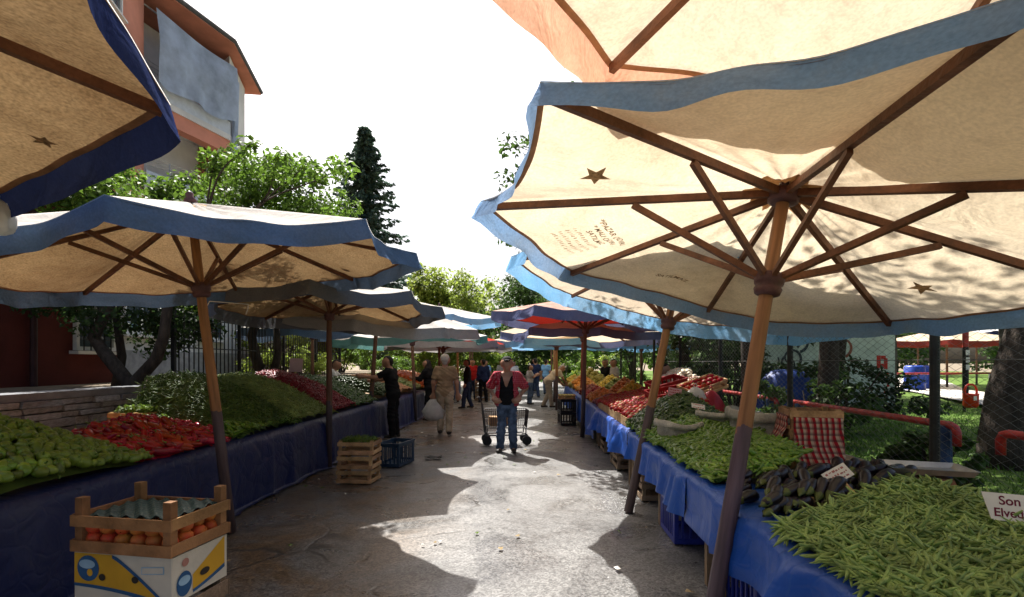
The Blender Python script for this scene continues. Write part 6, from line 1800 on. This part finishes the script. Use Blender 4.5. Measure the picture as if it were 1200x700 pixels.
# ------------------------------------------------------------------ shopping trolley behind the man
def trolley():
    t = thing('shopping_trolley', 'wire shopping trolley with small black wheels behind the man', 'trolley', (-.13, 10.05, 0), R_(6))
    wm = mat('trolley_wire', (.08, .08, .08), .4, .2, metal=.6)
    L, W, z0, z1 = .86, .46, .34, .68
    q = MB()
    for z, k in ((z0, .92), (z0 + .14, .95), (z0 + .25, .98), (z1, 1.0)):
        P = [(-L / 2 * k, -W / 2 * k, z), (L / 2 * k, -W / 2 * k, z), (L / 2 * k, W / 2 * k, z), (-L / 2 * k, W / 2 * k, z), (-L / 2 * k, -W / 2 * k, z)]
        q.tube(P, .009 if z in (z0, z1) else .004, 5)
    for i in range(21):
        u = -1 + 2 * i / 20
        for sy in (-1, 1): q.tube([(u * L / 2 * .92, sy * W / 2 * .92, z0), (u * L / 2, sy * W / 2, z1)], .0045, 4)
        q.tube([(u * L / 2 * .92, -W / 2 * .92, z0), (u * L / 2 * .92, W / 2 * .92, z0)], .004, 4)
    for i in range(11):
        u = -1 + 2 * i / 10
        for sx in (-1, 1): q.tube([(sx * L / 2 * .92, u * W / 2 * .92, z0), (sx * L / 2, u * W / 2, z1)], .0045, 4)
    q.build('basket', wm, t)
    q = MB()
    for sy in (-1, 1):
        q.tube([(-.36, sy * .2, .11), (-.4, sy * .2, .2), (.36, sy * .2, .2), (.4, sy * .2, .11)], .014, 6)
        q.tube([(-.38, sy * .2, .2), (-.36, sy * .2, z0)], .012, 6); q.tube([(.38, sy * .2, .2), (.38, sy * .2, z0)], .012, 6)
        q.tube([(-.4, sy * .21, .2), (-.46, sy * .22, .8), (-.52, sy * .22, .92)], .012, 6)
    q.tube([(-.4, -.2, .2), (-.4, .2, .2)], .012, 6); q.tube([(.36, -.2, .2), (.36, .2, .2)], .012, 6)
    q.build('frame', wm, t)
    q = MB(); q.tube([(-.52, -.23, .92), (-.52, .23, .92)], .017, 8); q.build('handle', BLACKRUB, t)
    for sx in (-.37, .4):
        for sy in (-1, 1):
            q = MB(); q.lathe([(.04, -.018), (.085, -.016), (.092, -.008), (.092, .008), (.085, .016), (.04, .018)], 16); q.v = [(x + sx, z + sy * .2, y + .094) for x, y, z in q.v]; q.build('wheel', BLACKRUB, t)
    c = MB(); c.box((0, 0, .085), (.5, .3, .17)); 
    o = c.build('cardboard_box', mat('brown_cardboard', (.36, .22, .11), .9, .2), loc=(-.2, 10.03, .375), rot=(0, 0, R_(8))); tag(o, 'brown cardboard box lying in the shopping trolley', 'box')
trolley()

# ------------------------------------------------------------------ park furniture behind the fence
def litter_bin():
    b_ = thing('litter_bin', 'red litter bin with arched hood on the lawn', 'bin', (10.75, 12.0, LAWN_Z + .02))
    rm = mat('red_bin_plastic', (.55, .035, .012), .4, .15, 5)
    q = MB(); q.lathe([(.0, .1), (.11, .1), (.145, .16), (.15, .4), (.155, .43), (.14, .43), (.135, .2), (.0, .18)], 20); q.build('bin_body', rm, b_, smooth=True)
    q = MB(); q.tube([(-.14, 0, .42), (-.14, 0, .52), (-.11, 0, .6), (-.05, 0, .645), (.05, 0, .645), (.11, 0, .6), (.14, 0, .52), (.14, 0, .42)], .024, 8); q.build('hood', rm, b_, smooth=True)
    q = MB(); q.tube([(0, .17, -.03), (0, .17, .5)], .03, 8); q.build('post', IRON, b_)
    q = MB(); q.box((-.03, -.153, .33), (.07, .008, .1)); q.build('sticker', CARD_WHITE, b_)
litter_bin()
def painted_wall():
    w = thing('painted_wall', 'pale painted wall with dark swirls and red letters behind the fence', 'wall', (8.1, 13.2, LAWN_Z - .05))
    q = MB(); q.box((0, 0, 1.15), (3.4, .2, 2.3)); q.build('wall_body', mat('pale_green_white_paint', (.5, .56, .5), .85, .2, 3), w)
    r = random.Random(4); dk = mat('dark_mural_paint', (.05, .06, .07), .8, .3); 
    for k in range(11):
        cx = r.uniform(-1.6, .5); cz = r.uniform(.4, 1.9); R0 = r.uniform(.12, .32); a0 = r.uniform(0, 6.28); a1 = a0 + r.uniform(3, 6)
        q = MB(); n = 18; A = [a0 + (a1 - a0) * i / n for i in range(n + 1)]
        q.grid([[(cx + (R0 * (1 - .5 * i / n)) * f * math.cos(a), -.103 - .0004 * k, cz + (R0 * (1 - .5 * i / n)) * f * math.sin(a)) for i, a in enumerate(A)] for f in (.84, 1.12)]); q.build('mural_swirl', dk if k % 3 else mat('rust_mural_paint', (.25, .08, .05), .8), w)
    for i, (cx, cz, ww, hh) in enumerate([(1.28, 1.25, .1, .32), (1.4, 1.36, .12, .09), (1.46, 1.2, .09, .28), (1.36, 1.16, .1, .08), (1.5, .9, .07, .12), (1.52, .66, .06, .1), (1.44, .5, .05, .09)]):
        q = MB(); q.box((cx, -.104, cz), (ww, .006, hh)); q.build('red_lettering', RED_INK, w)
painted_wall()
def lamp_post():
    l = thing('lamp_post', 'dark post with red top and white stickers beside the red bin', 'post', (12.4, 14.0, LAWN_Z))
    q = MB(); q.tube([(0, 0, -.03), (0, 0, 1.6)], .07, 10); q.build('shaft', IRON, l)
    q = MB(); q.tube([(0, 0, 1.6), (0, 0, 2.9)], .07, 10); q.build('red_top', RED_PAINT, l)
    for k in range(3): q = MB(); q.box((0, -.072, 1.05 + .2 * k), (.1, .012, .14)); q.build('sticker', CARD_WHITE, l)
lamp_post()
for i, (x, y) in enumerate([(16.2, 20.6), (17.3, 21.6), (15.0, 21.2)]):
    b_ = thing('barrel', ['blue barrel standing upright before the far market', 'blue barrel beside the upright one in the far market', 'blue barrel at the painted wall side of the far market'][i], 'barrel', (x, y, LAWN_Z))
    q = MB(); q.lathe([(.0, 0), (.34, 0), (.36, .1), (.36, .35), (.38, .37), (.36, .4), (.36, .7), (.38, .72), (.36, .75), (.35, 1.0), (.28, 1.06), (0, 1.06)], 18); q.build('barrel_body', mat('blue_barrel_plastic', (.02, .06, .35), .4), b_, smooth=True)
    q = MB(); q.lathe([(.05, 0), (.05, .03), (0, .03)], 8, c=(.15, 0, 1.06)); q.build('bung', BLACK_PL, b_)
rr_ = thing('pipe_rail', 'thin red rail in front of the far market barrels', 'railing', (14, 19.6, LAWN_Z))
q = MB(); q.tube([(0, 0, .75), (8, 1.5, .75)], .04, 8); q.build('top_rail', RED_PAINT, rr_)
for k in range(4): q = MB(); q.tube([(k * 2.6, k * .49, -.03), (k * 2.6, k * .49, .75)], .035, 8); q.build('post', FRAME_W, rr_)

def shrub(label, loc, r, h, n, leaf, lm, seed, group=None, name='shrub'):
    rg = random.Random(seed); nr = np.random.default_rng(seed); root = thing(name, label, 'shrub', loc, 0, group)
    q = MB()
    for k in range(6):
        a = rg.uniform(0, 6.28); q.tube([(0, 0, -.04), (math.cos(a) * r * .25, math.sin(a) * r * .25, h * .4), (math.cos(a) * r * .6, math.sin(a) * r * .6, h * .85)], [.03, .02, .008], 5)
    q.build('stems', BARK, root)
    cs = [(rg.uniform(-r, r), rg.uniform(-r, r) * .8, rg.uniform(.15, .95) * h) for _ in range(26)]
    V, Fq = leaf_cloud(cs, [rg.uniform(.18, .34) * min(r, h) for _ in cs], n, leaf, nr); link('foliage', raw_mesh('foliage', V, Fq, lm), root)
for i, (x, y, r, h, lm) in enumerate([(4.2, 7.2, .7, .9, LEAF_C), (4.6, 10.6, 1.2, 2.3, LEAF_D), (5.4, 12.2, 1.3, 2.6, LEAF_D), (5.0, 15.4, 1.5, 2.8, LEAF_C), (4.8, 19.5, 1.6, 3.0, LEAF_C), (7.0, 16.5, 1.8, 2.6, LEAF_D), (13.2, 19.8, .6, .7, LEAF_B), (5.6, 8.6, .9, 1.3, LEAF_D), (10.6, 22.5, 2.2, 3.0, LEAF_D), (4.05, 4.9, .35, .5, LEAF_C), (4.5, 3.6, .5, .6, LEAF_C)]):
    shrub(['low leafy shrub at the rail behind the fence', 'tall dark shrub behind the onion rack', 'dense dark shrub left of the painted wall', 'broad green shrub behind the fruit sellers', 'broad green shrub at the end of the fence', 'dark shrub behind the painted wall', 'small bright shrub by the pale path', 'dark shrub between fence and painted wall', 'large dark shrub before the far market', 'small weedy shrub at the blue rail post', 'weedy shrub at the foot of the thick trunk'][i], (x, y, LAWN_Z), r, h, 2600, .1 if r < 1 else .13, lm, 200 + i)
for i in range(9):
    r = random.Random(300 + i); x = -9 + i * 2.1
    shrub('sunlit green shrub in the hedge closing the street end', (x, 34 + r.uniform(-1, 2), -.03), 1.5, r.uniform(1.9, 2.7), 2600, .2, LEAF_B if i % 2 else LEAF_A, 300 + i, 'hedge at the street end')
for i, (x, y) in enumerate([(-6.8, 15.2), (-7.4, 17.2), (-6.6, 20), (-6.4, 23.5), (-6.2, 27)]):
    shrub(['sunlit shrub behind the white and blue umbrella', 'sunlit shrub below the small red umbrella', 'green shrub behind the left stalls', 'green shrub far behind the left stalls', 'leafy shrub near the end of the left row'][i], (x, y, 1.15 if y < 26 else 0), 1.2, 1.9, 2600, .14, LEAF_B if i < 2 else LEAF_A, 330 + i)

# blue covered pile behind the fence
q = MB(); nzb = vnoise(9, 1.6); rows = []
for i in range(13):
    u = i / 12; rows.append([((.75 - .6 * u ** 1.5) * (1 + .15 * nzb(math.cos(a), math.sin(a), u)) * math.cos(a), (.5 - .38 * u ** 1.5) * math.sin(a), 1.05 * math.sin(u * math.pi / 2)) for a in np.linspace(0, 6.283, 29)[:-1]])
q.grid(rows, wrap=True); q.add([tuple(p) for p in rows[-1]], [tuple(range(28))])
tag(q.build('covered_pile', mat('deep_blue_cover', (.02, .05, .22), .5, .3, 3, .3, 9), smooth=True, loc=(5.0, 9.3, LAWN_Z)), 'pile under a deep blue cover behind the fence', 'pile')

# scraps on the street
for i in range(66):
    r = random.Random(500 + i); x = r.uniform(-2.7, 1.3); y = r.uniform(3.0, 12) ; sz = r.uniform(.012, .035)
    q = MB(); q.add([(-sz, -sz * .6, .0), (sz, -sz * .7, .006), (sz * .8, sz * .7, .002), (-sz * .7, sz * .5, .01), (0, 0, .014)], [(0, 1, 4), (1, 2, 4), (2, 3, 4), (3, 0, 4)])
    m_ = (CARD_WHITE, GREENS, mat('straw_scrap', (.35, .27, .15), .9))[i % 3]
    tag(q.build('litter_scrap', m_, loc=(x, y, .012), rot=(0, 0, r.uniform(0, 6))), ['small white paper scrap lying on the street', 'green leaf scrap lying on the street', 'straw coloured scrap lying on the street'][i % 3], 'litter', ['paper scraps', 'leaf scraps', 'straw scraps'][i % 3])
q = MB(); q.grid([[(.04 * i, .025 * j, .03 + .02 * math.sin(i * 1.3 + j)) for i in range(8)] for j in range(6)])
tag(q.build('crushed_bag', BLACK_PL, smooth=True, loc=(-1.45, 8.45, .0)), 'crushed dark plastic bag on the street by the blue crate', 'litter')

# loose strings and ties
for i, (key, p0, p1, sag_) in enumerate([('L2', (-3.4, 6.6, 2.35), (-3.75, 6.35, 2.36), .0), ('L2', (-3.75, 6.35, 2.36), (-3.85, 6.33, 2.18), .0), ('L2', (-3.4, 6.6, 2.35), (-3.43, 6.6, 2.22), 0)]):
    r0 = U[key][0]; Mi = (Matrix.Translation(r0.location) @ r0.rotation_euler.to_matrix().to_4x4()).inverted()
    q = MB(); q.tube([Mi @ Vector(p0), Mi @ ((Vector(p0) + Vector(p1)) / 2 + Vector((.01, 0, -sag_))), Mi @ Vector(p1)], .006, 5); q.build('tie_string', CARD_WHITE, r0)
